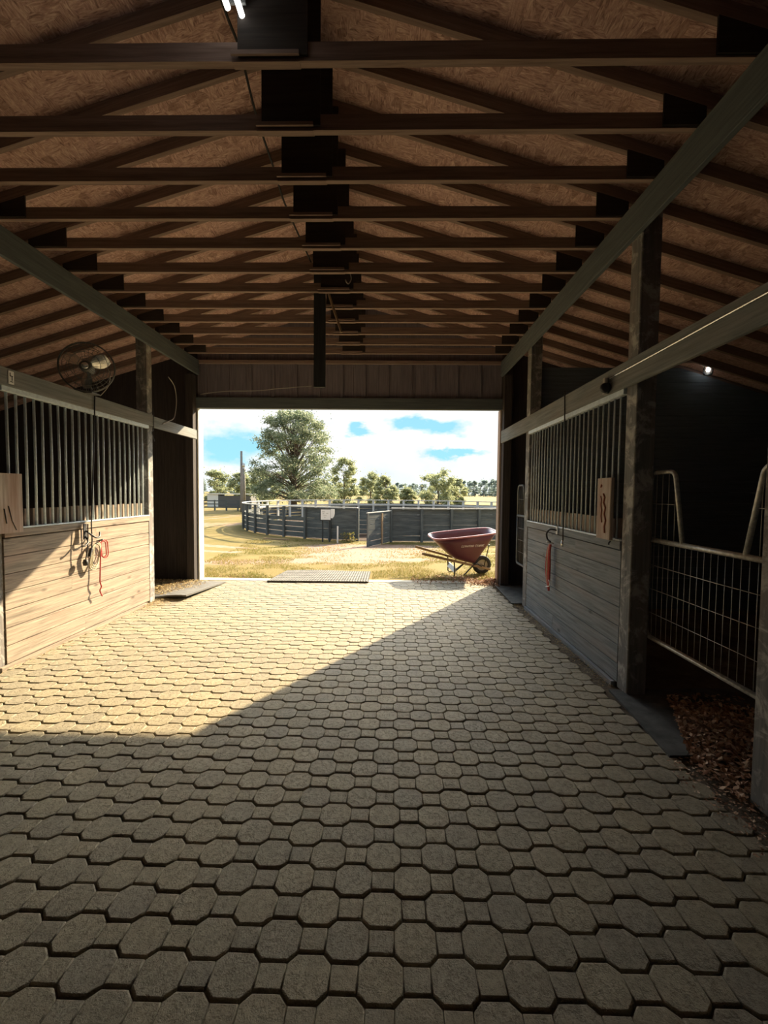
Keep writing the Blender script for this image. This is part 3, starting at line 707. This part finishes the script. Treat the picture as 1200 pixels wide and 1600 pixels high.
# fan over the left stall front
def make_fan():
    root = empty('barn_fan', (-3.10, 4.41, 2.715), 0, 'round caged metal fan on top of the left stall beam', 'fan')
    Rm = Matrix.Rotation(math.radians(90), 4, 'X') @ Matrix.Identity(4)
    tilt = Matrix.Rotation(math.radians(22), 4, 'Z')
    A = tilt @ Rm   # local z -> -y (towards the camera)
    def P(r, a, z): return tuple(A @ Vector((r*math.cos(a), r*math.sin(a), z)))
    n = 36; R0 = .245
    for nm, zf in (('front_grille', 1), ('rear_grille', -1)):
        m = MB()
        prof = [(R0, .02*zf), (R0*.8, .06*zf), (R0*.55, .075*zf), (R0*.25, .08*zf)]
        for rr, zz in prof: m.tube([P(rr, 2*math.pi*i/n, zz) for i in range(n)], .0028, 5, True)
        for q in range(28):
            a = 2*math.pi*q/28; m.tube([P(rr, a, zz) for rr, zz in prof], .0014, 4)
        m.build(nm, 'fan', root)
    m = MB(); m.tube([P(R0, 2*math.pi*i/n, 0) for i in range(n)], .008, 6, True); m.build('hoop', 'fan', root)
    m = MB().lathe([(0, .075), (.045, .075), (.055, .06), (.055, -.05), (.045, -.12), (0, -.13)], 18, A); m.build('motor', 'fan', root)
    m = MB().lathe([(0, .088), (.028, .088), (.034, .08), (.034, .07)], 16, A); m.build('hub_badge', 'aluminium', root)
    for q in range(3):
        m = MB(); a0 = 2*math.pi*q/3+.5; V = []; nr = 6; na = 5
        for i in range(nr):
            rr = .05+(.215-.05)*i/(nr-1); wd = .35+.55*math.sin(math.pi*min(1, .25+.75*i/(nr-1)))
            for j in range(na):
                u = j/(na-1)-.5; V.append(P(rr, a0+u*wd, .035*u*2+.01*math.cos(u*3)))
        F = [(i*na+j, i*na+j+1, (i+1)*na+j+1, (i+1)*na+j) for i in range(nr-1) for j in range(na-1)]
        V2 = [tuple(Vector(v)+A.to_3x3() @ Vector((0, 0, .003))) for v in V]; k = len(V)
        F2 = [tuple(reversed([x+k for x in f])) for f in F]
        m.quadlist(V+V2, F+F2, None, .5, True); m.build('blade', 'aluminium', root)
    m = MB(); m.tube([(.0, .04, -.25), (0.0, .04, -.05)], .012, 8); m.box(-.06, .06, -.02, .10, -.262, -.25); m.build('bracket', 'fan', root)
    return root
make_fan()
cable('thin_cable', [(-3.02, 4.56, 2.80), (-2.99, 4.60, 2.70), (-3.03, 4.63, 2.58), (-3.10, 4.60, 2.47)], .005, 'palecord', 'pale wire curling from the fan to the left stall beam', 'wire')

# lamp tube near the top, bulb in the right stall
lamp = empty('tube_lamp', (-.775, 1.575, 3.765), 0, 'lit twin tube lamp cut off by the top edge of the photo', 'lamp')
m = MB(); m.box(-.05, .05, -.60, .60, .045, .09, .006); m.build('housing', 'fan', lamp)
for s in (-.028, .028):
    MB().tube([(s, -.58, .005), (s, .60+s*.6, .005)], .014, 12).build('tube', 'tube_glow', lamp)
for yy in (-.59, .59): MB().box(-.055, .055, yy-.006, yy+.006, .03, .06).build('end_cap', 'fan', lamp)
bl = empty('jar_light', (3.93, 5.58, 3.115), 0, 'small glass jar light under the roof of the right stall', 'lamp')
MB().lathe([(0, .03), (.075, .03), (.085, .01), (.06, -.015), (.045, -.03)], 20).build('ceramic_base', 'white', bl)
MB().lathe([(.045, -.03), (.052, -.05), (.055, -.10), (.045, -.135), (0, -.15)], 20).build('glass_jar', 'glass', bl)
MB().lathe([(.0, -.03), (.022, -.035), (.034, -.06), (.028, -.085), (0, -.10)], 14).build('bulb', 'bulb_glow', bl)
m = MB(); m.box(3.45, 4.15, 5.56, 5.60, 3.135, 3.20); tag(m.build('mounting_board', 'truss'), 'short board carrying the jar light', 'board')

# ------------------------------------------------------------------ mats and litter
def sheet(name, corners, t, mat, label, nx=10, ny=8, zf=None, ribs=0):
    """a rubber mat: bilinear patch with thickness"""
    m = MB(); a, b, c, d = [Vector(p) for p in corners]; V = []; 
    for j in range(ny+1):
        for i in range(nx+1):
            u, v = i/nx, j/ny; p = (a*(1-u)+b*u)*(1-v)+(d*(1-u)+c*u)*v
            if zf: p.z += zf(u, v)
            V.append(p)
    k = len(V); V = V+[p-Vector((0, 0, t)) for p in V]; F = []
    for j in range(ny):
        for i in range(nx):
            q = j*(nx+1)+i; F.append((q, q+1, q+nx+2, q+nx+1)); F.append((k+q+nx+1, k+q+nx+2, k+q+1, k+q))
    edge = [i for i in range(nx+1)]+[j*(nx+1)+nx for j in range(1, ny+1)]+[ny*(nx+1)+i for i in range(nx-1, -1, -1)]+[j*(nx+1) for j in range(ny-1, 0, -1)]
    for q in range(len(edge)):
        e0, e1 = edge[q], edge[(q+1) % len(edge)]; F.append((k+e0, k+e1, e1, e0))
    m.quadlist(V, F)
    return tag(m.build(name, mat), label, 'mat')
th = sheet('ribbed_mat', [(-2.02, YE-.10, .020), (-.37, YE-.06, .018), (-.38, 8.02, .02), (-1.93, 7.95, .02)], .022, 'mat_pale', 'long dusty grey ribbed rubber mat lying across the threshold', 150, 60, lambda u, v: .006*(1 if int(u*75) % 2 else 0)+.006*(1 if int(v*20) % 3 == 0 else 0)+.01*math.sin(u*5)*v)
sheet('rubber_mat', [(-3.25, 5.80, .028), (-2.76, 5.76, .06), (-2.66, 6.90, .022), (-3.6, 6.95, .018)], .02, 'mat_pale', 'curled rubber mat in front of the left doorway, strewn with straw', 12, 12, lambda u, v: .02*math.sin(u*2.6)*(1-v))
sheet('rubber_mat', [(1.58, 2.42, .012), (3.3, 2.42, .02), (3.3, 3.30, .012), (1.66, 3.27, .008)], .016, 'rubber', 'black rubber mat in the near right doorway beside the leaves', 10, 8, lambda u, v: .006*math.sin(u*9+v*4))
sheet('rubber_mat', [(1.62, 5.80, .012), (3.2, 5.80, .014), (3.2, 6.98, .01), (1.66, 6.98, .01)], .014, 'rubber', 'black rubber mat in the far right doorway by the big opening', 8, 8)

def litter(name, mat, n, sampler, size, label, cat, flat=.5, asp=.55):
    m = MB()
    for _ in range(n):
        x, y, z = sampler(); s = random.uniform(*size); a = random.uniform(0, 2*math.pi)
        R = Matrix.Rotation(a, 3, 'Z') @ Matrix.Rotation(random.gauss(0, flat), 3, 'X') @ Matrix.Rotation(random.gauss(0, flat), 3, 'Y')
        c = random.uniform(-.4, .4)*s
        vs = [Vector((-s, 0, c*.3)), Vector((0, -s*asp, 0)), Vector((s, 0, c)), Vector((0, s*asp, c*.5))]
        vs = [R @ v+Vector((x, y, z+s*.3)) for v in vs]
        m.quadlist(vs, [(0, 1, 2), (0, 2, 3)], None, random.random())
    o = m.build(name, mat); return tag(o, label, cat, None, 'stuff')
def g2(cx, cy, sx, sy): return random.gauss(cx, sx), random.gauss(cy, sy)
def s_right():
    while True:
        x, y = g2(2.02, 2.55, .25, .33)
        if not (1.66 < x < 3.1 and 2.02 < y < 3.2) or x < 1.66+max(0, (y-2.35))*.45 or x < 1.72 and y > 2.5: continue
        d = math.exp(-(((x-2.1)/.28)**2+((y-2.6)/.3)**2)); return x, y, .012+random.random()*.09*d
litter('dry_leaves', 'leaflitter', 5200, s_right, (.010, .024), 'heap of brown dry leaves inside the near right doorway', 'leaves')
def s_right2():
    while True:
        x, y = random.uniform(1.50, 1.75), random.uniform(1.6, 2.45)
        if x > 1.50+abs(random.gauss(0, .12)): return x, y, .0
litter('leaf_crumbs', 'leaflitter', 500, s_right2, (.005, .013), 'scattered leaf crumbs on the dirt beside the near right post', 'leaves', .2)
def s_edge():
    t = random.random(); s = random.choice((0, 0, 1))
    if s == 0: return XR-.03-abs(random.gauss(0, .07)), random.uniform(3.3, 7.0), .002
    return XL+.03+abs(random.gauss(0, .06)), random.uniform(3.3, 6.9), .002
litter('edge_straw', 'straw', 1500, s_edge, (.006, .018), 'bits of straw and dirt along both edges of the paving', 'straw', .15, .12)
def s_left():
    while True:
        x, y = random.uniform(-3.9, -2.75), random.uniform(5.85, 6.9)
        if x < -2.75-.35*random.random()-(y-5.85)*.1: return x, y, .035+random.random()*.012
litter('straw_bedding', 'straw', 5000, s_left, (.010, .026), 'yellow straw covering the mat in the left doorway', 'straw', .25, .14)
def s_heap():
    while True:
        x, y = g2(-3.06, 5.60, .10, .22)
        if x > XL+.0 and 5.1 < y < 6.0: return x, y, .004+.02*random.random()*math.exp(-((x+3.1)/.1)**2)
litter('straw_heap', 'straw', 700, s_heap, (.006, .016), 'small spill of straw at the foot of the sunlit left post', 'straw', .3, .2)
def s_thr():
    if random.random() < .45: x, y = g2(1.62, 7.17, .16, .12)
    else: x, y = random.uniform(.35, 1.9), 7.45+random.gauss(0, .22)
    d = math.exp(-((x-1.66)/.12)**2-((y-7.15)/.1)**2)
    if x > 1.71: x = 1.71
    return x, max(6.85, y), (.01 if y < 7.28 else gz(x, y))+random.random()*.08*d
litter('dry_leaves', 'leaflitter', 3200, s_thr, (.010, .024), 'brown leaves drifted against the right side of the big opening', 'leaves')
def s_thr2():
    x = -3.05+abs(random.gauss(0, .5)); y = 7.4+random.gauss(0, .1); return x, y, gz(x, y)
litter('dry_leaves', 'leaflitter', 500, s_thr2, (.010, .022), 'brown leaves lying outside the left side of the big opening', 'leaves')

# grass outside
def grass():
    m = MB(); n = 0
    while n < 30000:
        y = 7.36+(random.random()**1.7)*9.5; x = random.uniform(-3.6-.2*(y-7), 3.2+.2*(y-7))
        path = math.exp(-((x+.9-.04*(y-9))/(.8+.2*max(0, y-9)))**2)*min(1, max(.1, (y-8.2)/2))
        cl = mnoise.noise(Vector((x*1.3, y*1.3, 3)))
        if random.random() < path*.95 or cl < -.22+random.random()*.25: continue
        if -2.05 < x < -.33 and y < 8.05 and random.random() < .97: continue
        z = gz(x, y); h = random.uniform(.014, .04)*(1+.6*cl)*(1.2 if y > 9 else 1); w = random.uniform(.003, .006)*(1+.12*(y-7)); a = random.uniform(0, math.pi)
        dx, dy = math.cos(a)*w, math.sin(a)*w; lx, ly = random.gauss(0, h*.6), random.gauss(0, h*.6)
        tn = min(1, max(0, .45+.5*mnoise.noise(Vector((x*.7, y*.7, 9)))+random.gauss(0, .2)))
        m.quadlist([(x-dx, y-dy, z), (x+dx, y+dy, z), (x+lx, y+ly, z+h)], [(0, 1, 2)], None, tn); n += 1
    return tag(m.build('grass', 'grass'), 'short yellow green grass outside the opening', 'grass', None, 'stuff')
grass()

# ------------------------------------------------------------------ wheelbarrow
def wheelbarrow():
    root = empty('wheelbarrow', (1.70, 8.20, gz(1.7, 8.2)-.005), math.radians(9), 'maroon wheelbarrow with wooden handles on the grass beside the opening', 'wheelbarrow')
    root.rotation_euler.x = math.radians(5)
    # local: +x forward (wheel at origin), z up
    R = .18
    A = Matrix.Translation((0, 0, R)) @ Matrix.Rotation(math.pi/2, 4, 'X')
    w = MB().lathe([(.105, -.035), (.12, -.045), (.15, -.046), (.172, -.034), (.18, 0), (.172, .034), (.15, .046), (.12, .045), (.105, .035), (.105, -.035)], 32, A).build('tyre', 'tyre', root)
    MB().lathe([(.107, -.034), (.10, -.030), (.085, -.012), (.03, -.02), (.02, -.05), (0, -.05)], 28, A).build('rim_disc', 'concrete', w)
    MB().lathe([(0, .05), (.02, .05), (.03, .02), (.085, .012), (.10, .030), (.107, .034)], 28, A).build('rim_disc', 'concrete', w)
    MB().tube([(0, -.14, R), (0, .14, R)], .009, 8).build('axle', 'black', root)
    for s in (-1, 1):
        m = MB(); m.beam((-1.22, s*.30, .47), (.13, s*.105, .115), .036, .042, (0, 0, 1), .006); h = m.build('handle', 'handle', root)
        m = MB(); m.tube([(-1.22, s*.30, .472), (-1.02, s*.271, .419)], .023, 10); m.build('handle_grip', 'handle', h)
        # bent leg
        m = MB(); m.tube([(-.66, s*.20, .33), (-.60, s*.21, .28), (-.585, s*.215, .02), (-.56, s*.215, .0), (-.44, s*.21, .0), (-.41, s*.20, .03), (-.22, s*.17, .22), (-.14, s*.155, .235), (-.05, s*.14, .175)], .0125, 8); m.build('leg', 'black', root)
        m = MB(); m.tube([(.0, s*.125, R), (.04, s*.15, .45), (.06, s*.17, .60)], .009, 8); m.build('wheel_brace', 'black', root)
        m = MB(); m.tube([(-.58, s*.21, .14), (-.40, s*.18, .27)], .008, 6); m.build('strut', 'black', root)
    MB().beam((-.585, -.215, .14), (-.585, .215, .14), .01, .09, (.4, 0, 1)).build('leg_brace', 'steel', root)
    # tub: superellipse rings from the base to the rim, inside and outside
    def ring(t, inset=0.0, n=44, lift=0.0):
        # t 0 bottom .. 1 rim
        e = t**.85
        xb0, xb1, xr0, xr1 = -.60, -.17, -1.00, .20
        x0 = xb0+(xr0-xb0)*e+inset; x1 = xb1+(xr1-xb1)*(t**1.0)-inset; hw = .155+(.335-.155)*e-inset
        zb0, zb1, zr0, zr1 = .345, .235, .715, .835
        out = []
        for i in range(n):
            a = 2*math.pi*i/n; ca, sa = math.cos(a), math.sin(a); p = .42
            u = math.copysign(abs(ca)**p, ca); v = math.copysign(abs(sa)**p, sa)
            x = (x0+x1)/2+(x1-x0)/2*u; y = hw*v*(1-.10*(u if u > 0 else 0))
            k = (x-x0)/(x1-x0); z = (zb0+(zb1-zb0)*k)*(1-t)+(zr0+(zr1-zr0)*k)*t-.03*t*math.sin(math.pi*k)*0+lift
            out.append((x, y, z))
        return out
    m = MB(); n = 44; V = []; levels = [0, .08, .25, .5, .75, 1.0]
    for t in levels: V += ring(t)
    lv2 = [1.0, .75, .5, .25, .06]
    for t in lv2: V += ring(t, .012, n, .004 if t < .1 else 0)
    F = []; K = len(levels)+len(lv2)
    for k in range(K-1):
        for i in range(n): F.append((k*n+i, k*n+(i+1) % n, (k+1)*n+(i+1) % n, (k+1)*n+i))
    F.append(tuple(range(n-1, -1, -1))); F.append(tuple((K-1)*n+i for i in range(n)))
    m.quadlist(V, F, None, .5, True); tub = m.build('tub', 'maroon', root)
    m = MB(); m.tube(ring(1.0, -.006), .016, 8, True); m.build('tub_rim', 'rim', tub)
    # white lettering on the near side, slanted strokes of two words, following the wall of the tub
    m = MB(); rnd = random.Random(3)
    def wall(x, t):
        rg = [p for p in ring(t, -.003, 400) if p[1] < -.1]
        q = min(rg, key=lambda p: abs(p[0]-x)); return Vector((x, q[1]-.001, q[2]))
    xx = -.50; words = [8, 6]
    for wi, nw in enumerate(words):
        for q in range(nw):
            wd = .024; t0, t1 = .585, .66 if q else .67
            def stroke(u0, v0, u1, v1):
                sk = .006
                a = wall(xx+u0*wd+v0*sk, t0+(t1-t0)*v0); b = wall(xx+u1*wd+v1*sk, t0+(t1-t0)*v1)
                m.tube([a, b], .0032, 4)
            stroke(0, 0, 0, 1)
            kind = rnd.randrange(4)
            if kind == 0: stroke(0, 1, .8, 1); stroke(.8, 1, .8, 0)
            elif kind == 1: stroke(0, 0, .8, 0); stroke(0, 1, .8, 1); stroke(0, .5, .6, .5)
            elif kind == 2: stroke(0, 1, .8, .9); stroke(.8, .9, .8, .5); stroke(0, .5, .8, .5); stroke(.3, .5, .8, 0)
            else: stroke(0, 1, .8, 0); stroke(.8, 0, .8, 1)
            xx += wd*1.25
        xx += .022
    tag(m.build('lettering', 'lettering', tub), 'small white lettering')
wheelbarrow()

# ------------------------------------------------------------------ round pen
PCX, PCY, PR = .40, 24.9, 8.5
def pen():
    root = empty('round_pen', (PCX, PCY, -.40), 0, 'round pen of dark horizontal boards with a pale top edge', 'pen')
    H = 1.27; step = 2*math.pi/46
    g0, g1 = 0.0, 0.0
    def pos(a, r=PR): return (r*math.cos(a), r*math.sin(a))
    # gate gap around the world positions x -1.05 .. 0.0 at the near side
    def ang(x): return -math.acos(max(-1, min(1, (x-PCX)/PR))) 
    aL, aR = ang(-1.30), ang(-.02)
    angs = []
    a = aR
    N = 45; tot = 2*math.pi-(aR-aL)
    for i in range(N+1): angs.append(aR+tot*i/N)
    for i, a in enumerate(angs):
        x, y = pos(a); far = math.sin(a) > .1
        z0 = gz(PCX+x, PCY+y)+.40-.03
        m = MB(); m.beam((x, y, z0), (x, y, H-.01), .16 if far else .10, .10, (math.cos(a), math.sin(a), 0), .008)
        m.build('post', 'pencap' if far else 'pen', root)
    for i in range(N):
        a0, a1 = angs[i], angs[i+1]; far = math.sin((a0+a1)/2) > .1; rb = PR+.10 if far else PR-.06; p, q = pos(a0, rb), pos(a1, rb)
        z0 = gz(PCX+p[0], PCY+p[1])+.40
        left = math.cos(a0) < -.55
        m = MB(); zz = z0+.04; k = 0; am = (a0+a1)/2; up = (0, 0, 1)
        while zz < H-.06:
            hgt = .2 if not left else .197
            skip = (k == 5 and far) or (left and k >= 4)
            if zz+hgt > H-.02: hgt = H-.02-zz
            gap = .003 if not left else (.004 if k < 3 else .05)
            if hgt > .05 and not skip:
                m.beam((p[0], p[1], zz+hgt/2), (q[0], q[1], zz+hgt/2+random.uniform(-.006, .006)), .025, hgt-gap, up)
            zz += .20+(0 if not left else .012); k += 1
        m.build('board_panel', 'pen', root)
        if far:
            m = MB(); pi_, qi_ = pos(a0, PR-.07), pos(a1, PR-.07); m.beam((pi_[0], pi_[1], H-.34), (qi_[0], qi_[1], H-.34), .04, .11, up); m.build('white_rail', 'pencap', root)
        pc, qc = pos(a0, PR-.01), pos(a1, PR-.01)
        m = MB(); m.beam((pc[0], pc[1], H+.012), (qc[0], qc[1], H+.012), .13, .06 if far else .035, (0, 0, 1)); m.build('cap_rail', 'pencap', root)
    return root, pos, aL, aR, H
penroot, ppos, aL, aR, PH = pen()
ip = empty('board_barrier', (-.7, 19.3, -.39), math.radians(4), 'dark inner board barrier seen through the open pen gate', 'fence')
for xx in (-1.5, 0, 1.5): MB().beam((xx, .06, 0), (xx, .06, 1.12), .09, .09, (1, 0, 0)).build('post', 'pen', ip)
for q in range(5): MB().beam((-1.6, 0, .12+q*.205), (1.6, 0, .12+q*.205), .03, .196, (0, 0, 1)).build('board', 'pen', ip)
# gate swung open towards the barn
hx, hy = PCX+ppos(aR)[0]-.02, PCY+ppos(aR)[1]-.1
gx, gy = -.84, 14.75
g = empty('pen_gate', (hx, hy, -.40), math.atan2(gy-hy, gx-hx), 'dark board gate of the round pen standing open', 'gate')
GL = math.hypot(gx-hx, gy-hy); zb = gz(gx, gy)+.40
m = MB()
for q in range(6): m.beam((0.02, 0, .12+zb*0+q*.19), (GL, 0, .10+q*.19), .03, .17, (0, 0, 1))
m.build('boards', 'pen', g)
for xx in (.04, GL-.02): MB().beam((xx, .03, .02), (xx, .03, 1.16), .09, .03, (0, 1, 0)).build('upright', 'pen', g)
MB().beam((0, 0, 1.19), (GL, 0, 1.17), .06, .03, (0, 0, 1)).build('top_edge', 'pencap', g)
o = MB().beam((GL*.42, .04, .0), (GL*.42, .04, 1.12), .09, .03, (0, 1, 0)).build('batten', 'handle', g); o['label'] = 'pale upright batten'
for q in range(3): MB().beam((0, 0, .35+q*.3), (-.09, .0, .35+q*.3), .02, .04, (0, 0, 1)).build('hinge', 'black', g)
# sign box in front of the pen
s = empty('sign_stand', (-2.42, 16.2, gz(-2.42, 16.2)), 0, 'white square panel on dark legs in front of the round pen', 'sign')
for xx in (-.16, .10): MB().beam((xx, 0, 0), (xx, 0, 1.0), .05, .05, (1, 0, 0)).build('leg', 'post_dark', s)
MB().beam((-.03, -.05, .80), (-.03, -.05, 1.27), .03, .46, (1, 0, 0)).build('backing_board', 'post_dark', s)
MB().beam((-.04, -.08, .84), (-.04, -.08, 1.22), .02, .36, (1, 0, 0)).build('panel', 'white', s)
T = Matrix(((1, 0, 0, 0), (0, 0, -1, 0), (0, 1, 0, 0), (0, 0, 0, 1)))
m = MB(); m.prism([(.15, .90), (.22, .90), (.27, .97), (.29, 1.08), (.29, 1.24), (.15, 1.24)], Matrix.Translation((0, -.06, 0)) @ T, .03); m.build('side_panel', 'white', s)
m = MB()
for q, (a, b, c_, d) in enumerate([(-.17, 1.12, .10, .03), (-.15, 1.05, .06, .03), (-.02, 1.06, .08, .03), (-.12, .98, .12, .02), (-.10, .91, .06, .02)]): m.box(a, a+c_, -.094, -.091, b, b+d)
m.build('panel_marks', 'steel', s)
mb = MB(); mb.beam((-1.98, 15.9, gz(-1.98, 15.9)), (-1.98, 15.9, gz(-1.98, 15.9)+.62), .05, .05, (1, 0, 0)); tag(mb.build('marker_post', 'white'), 'short thin white post beside the sign at the pen', 'post')
mb = MB(); mb.beam((-5.0, 16.9, gz(-5, 16.9)+.03), (-3.95, 16.6, gz(-4, 16.6)+.03), .06, .05, (0, 0, 1)); tag(mb.build('loose_plank', 'handle'), 'pale plank lying at the foot of the round pen', 'plank')
litter('weeds', 'grass', 160, lambda: (random.gauss(-1.6, .16), random.gauss(16.1, .08), gz(-1.6, 16.1)+random.random()*.35), (.03, .07), 'green weeds growing against the pen left of the gate', 'plant', 1.0, .3)

# ------------------------------------------------------------------ poles, far fence, shed
def upole(x, y, h, r, label, arm):
    z = gz(x, y); root = empty('utility_pole', (x, y, z), 0, label, 'pole', None)
    MB().tube([(0, 0, -.05), (0, 0, h)], r, 8, taper=[1.15, .8]).build('pole', 'pole', root)
    if arm:
        MB().tube([(.0, -.08, h*.79), (.16, -.1, h*.79)], .02, 6).build('bracket', 'pole', root)
        MB().lathe([(0, .0), (.09, .02), (.12, .16), (.12, .36), (.06, .42), (0, .42)], 10, Matrix.Translation((.22, -.1, h*.73))).build('transformer', 'steel', root)
    return root
upole(-13.2, 38, 5.35, .12, 'tall grey utility pole, nearer of the two left of the oak', True)
upole(-16.4, 48, 4.4, .17, 'shorter utility pole standing behind the taller one', False)
ff = empty('paddock_fence', (-17, 41, -.4), 0, 'low dark rail fence in the far left field', 'fence')
for i in range(7): MB().beam((-2+i*1.1, 0, -.05), (-2+i*1.1, 0, 1.0), .12, .12, (1, 0, 0)).build('post', 'pen', ff)
for zz in (.3, .62, .92): MB().beam((-2.2, -.07, zz), (4.8, -.07, zz), .03, .10, (0, 0, 1)).build('rail', 'pen', ff)
sh = empty('low_shed', (-20.2, 52, -.4), 0, 'long low shed with dark side and white end in the far field', 'shed')
m = MB(); m.box(-.3, 3.6, -1, 1, 0, 1.3); m.build('side_wall', 'shed', sh)
m = MB(); m.box(-1.6, -.3, -1, 1, 0, 1.45); m.build('white_end', 'white', sh)
m = MB(); m.box(-1.7, 3.7, -1.15, 1.15, 1.45, 1.55); m.build('roof', 'steel', sh)

# ------------------------------------------------------------------ trees
def tree(name, loc, height, width, base, nleaf, lsize, mat, label, cat='tree', group=None, shape='oak', seed=1, trunk_r=.2, clumps=60):
    rnd = random.Random(seed); root = empty(name, loc, 0, label, cat, group)
    m = MB(); top = height*.55
    m.tube([(0, 0, -.1), (.05*trunk_r, 0, base+.2), (.1, 0, top*.6), (0, 0, top), (0, 0, height*.85)], trunk_r, 8, taper=[1.25, 1, .8, .55, .15])
    cl = []
    for q in range(clumps):
        while True:
            u = rnd.random(); a = rnd.uniform(0, 2*math.pi); z = base+(height-base)*u
            if shape == 'oak': rr = width/2*math.sqrt(max(.04, 1-((u-.30)/.76)**2))*(1-.12*max(0, u-.5))
            elif shape == 'round': rr = width/2*math.sqrt(max(0, 1-(2*u-.85)**2/1.4))
            else: rr = width/2*(1-u*.75)
            rad = rr*math.sqrt(rnd.uniform(.08, 1.0)); break
        cl.append((rad*math.cos(a), rad*math.sin(a), z))
    for (x, y, z) in cl[:max(8, clumps//2)]:
        z0 = max(base*.8, z*.55-.1); m.tube([(0, 0, z0), (x*.5, y*.5, (z0+z)/2+.1), (x*.95, y*.95, z)], trunk_r*.22, 5, taper=[1.2, .6, .2])
    m.build('trunk', 'bark', root)
    m = MB(); cr = width*.085*(60/clumps)**.33
    for i in range(nleaf):
        c = cl[rnd.randrange(len(cl))]
        v = Vector((rnd.gauss(0, 1), rnd.gauss(0, 1), rnd.gauss(0, .62)))
        p = Vector(c)+v*cr*.66
        if rnd.random() < .03: p += Vector((rnd.gauss(0, 1), rnd.gauss(0, 1), rnd.gauss(.3, 1)))*cr*1.3
        s = lsize*rnd.uniform(.6, 1.3)
        d1 = Vector((rnd.gauss(0, 1), rnd.gauss(0, 1), rnd.gauss(0, .6))).normalized(); d2 = d1.cross(Vector((rnd.gauss(0, 1), rnd.gauss(0, 1), rnd.gauss(0, 1)))).normalized()
        m.quadlist([p-d1*s, p-d2*s*.5, p+d1*s, p+d2*s*.5], [(0, 1, 2, 3)], None, rnd.random())
    m.build('foliage', mat, root)
    return root
tree('oak_tree', (-10.2, 45, -.4), 10.0, 8.7, 1.0, 36000, .11, 'oakleaf', 'large full crowned oak tree behind the round pen', seed=4, trunk_r=.32, clumps=260)
small = [(-27.5, 68, 4.9, 4.4, 'olive green tree at the far left edge of the opening'), (-22.2, 64, 4.3, 4.0, 'pale tree behind the two utility poles'), (-17.6, 58, 4.4, 4.2, 'pale bushy tree between the poles and the oak'),
         (-6.2, 56, 6.0, 4.0, 'wispy tree touching the right side of the oak'), (-3.6, 72, 4.9, 4.2, 'low round tree right of the wispy one'), (-.9, 60, 4.1, 3.2, 'low tree in the middle of the far treeline'),
         (2.3, 64, 2.4, 2.4, 'small pale bush right of the middle trees'), (6.3, 60, 4.9, 5.0, 'round bushy tree right of centre beyond the pen'), (9.9, 66, 3.9, 2.8, 'smaller tree leaning on the round bushy one')]
for i, (x, y, h, w, lb) in enumerate(small):
    tree('small_tree', (x, y, -.4), h, w, .12, 6500, .15, 'paleleaf', lb, seed=20+i, shape='round', trunk_r=.13, clumps=46, group='small trees in the far field')
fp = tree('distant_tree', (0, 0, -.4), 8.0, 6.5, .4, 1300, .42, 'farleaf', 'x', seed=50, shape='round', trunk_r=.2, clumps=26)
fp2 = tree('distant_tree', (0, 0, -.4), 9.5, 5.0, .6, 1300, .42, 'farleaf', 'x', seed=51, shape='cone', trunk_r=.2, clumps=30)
rnd = random.Random(5); k = 0
for i in range(96):
    x = -128+i*2.3+rnd.uniform(-.5, .5); y = 236+(i*7 % 5)*10+rnd.uniform(-1, 1)
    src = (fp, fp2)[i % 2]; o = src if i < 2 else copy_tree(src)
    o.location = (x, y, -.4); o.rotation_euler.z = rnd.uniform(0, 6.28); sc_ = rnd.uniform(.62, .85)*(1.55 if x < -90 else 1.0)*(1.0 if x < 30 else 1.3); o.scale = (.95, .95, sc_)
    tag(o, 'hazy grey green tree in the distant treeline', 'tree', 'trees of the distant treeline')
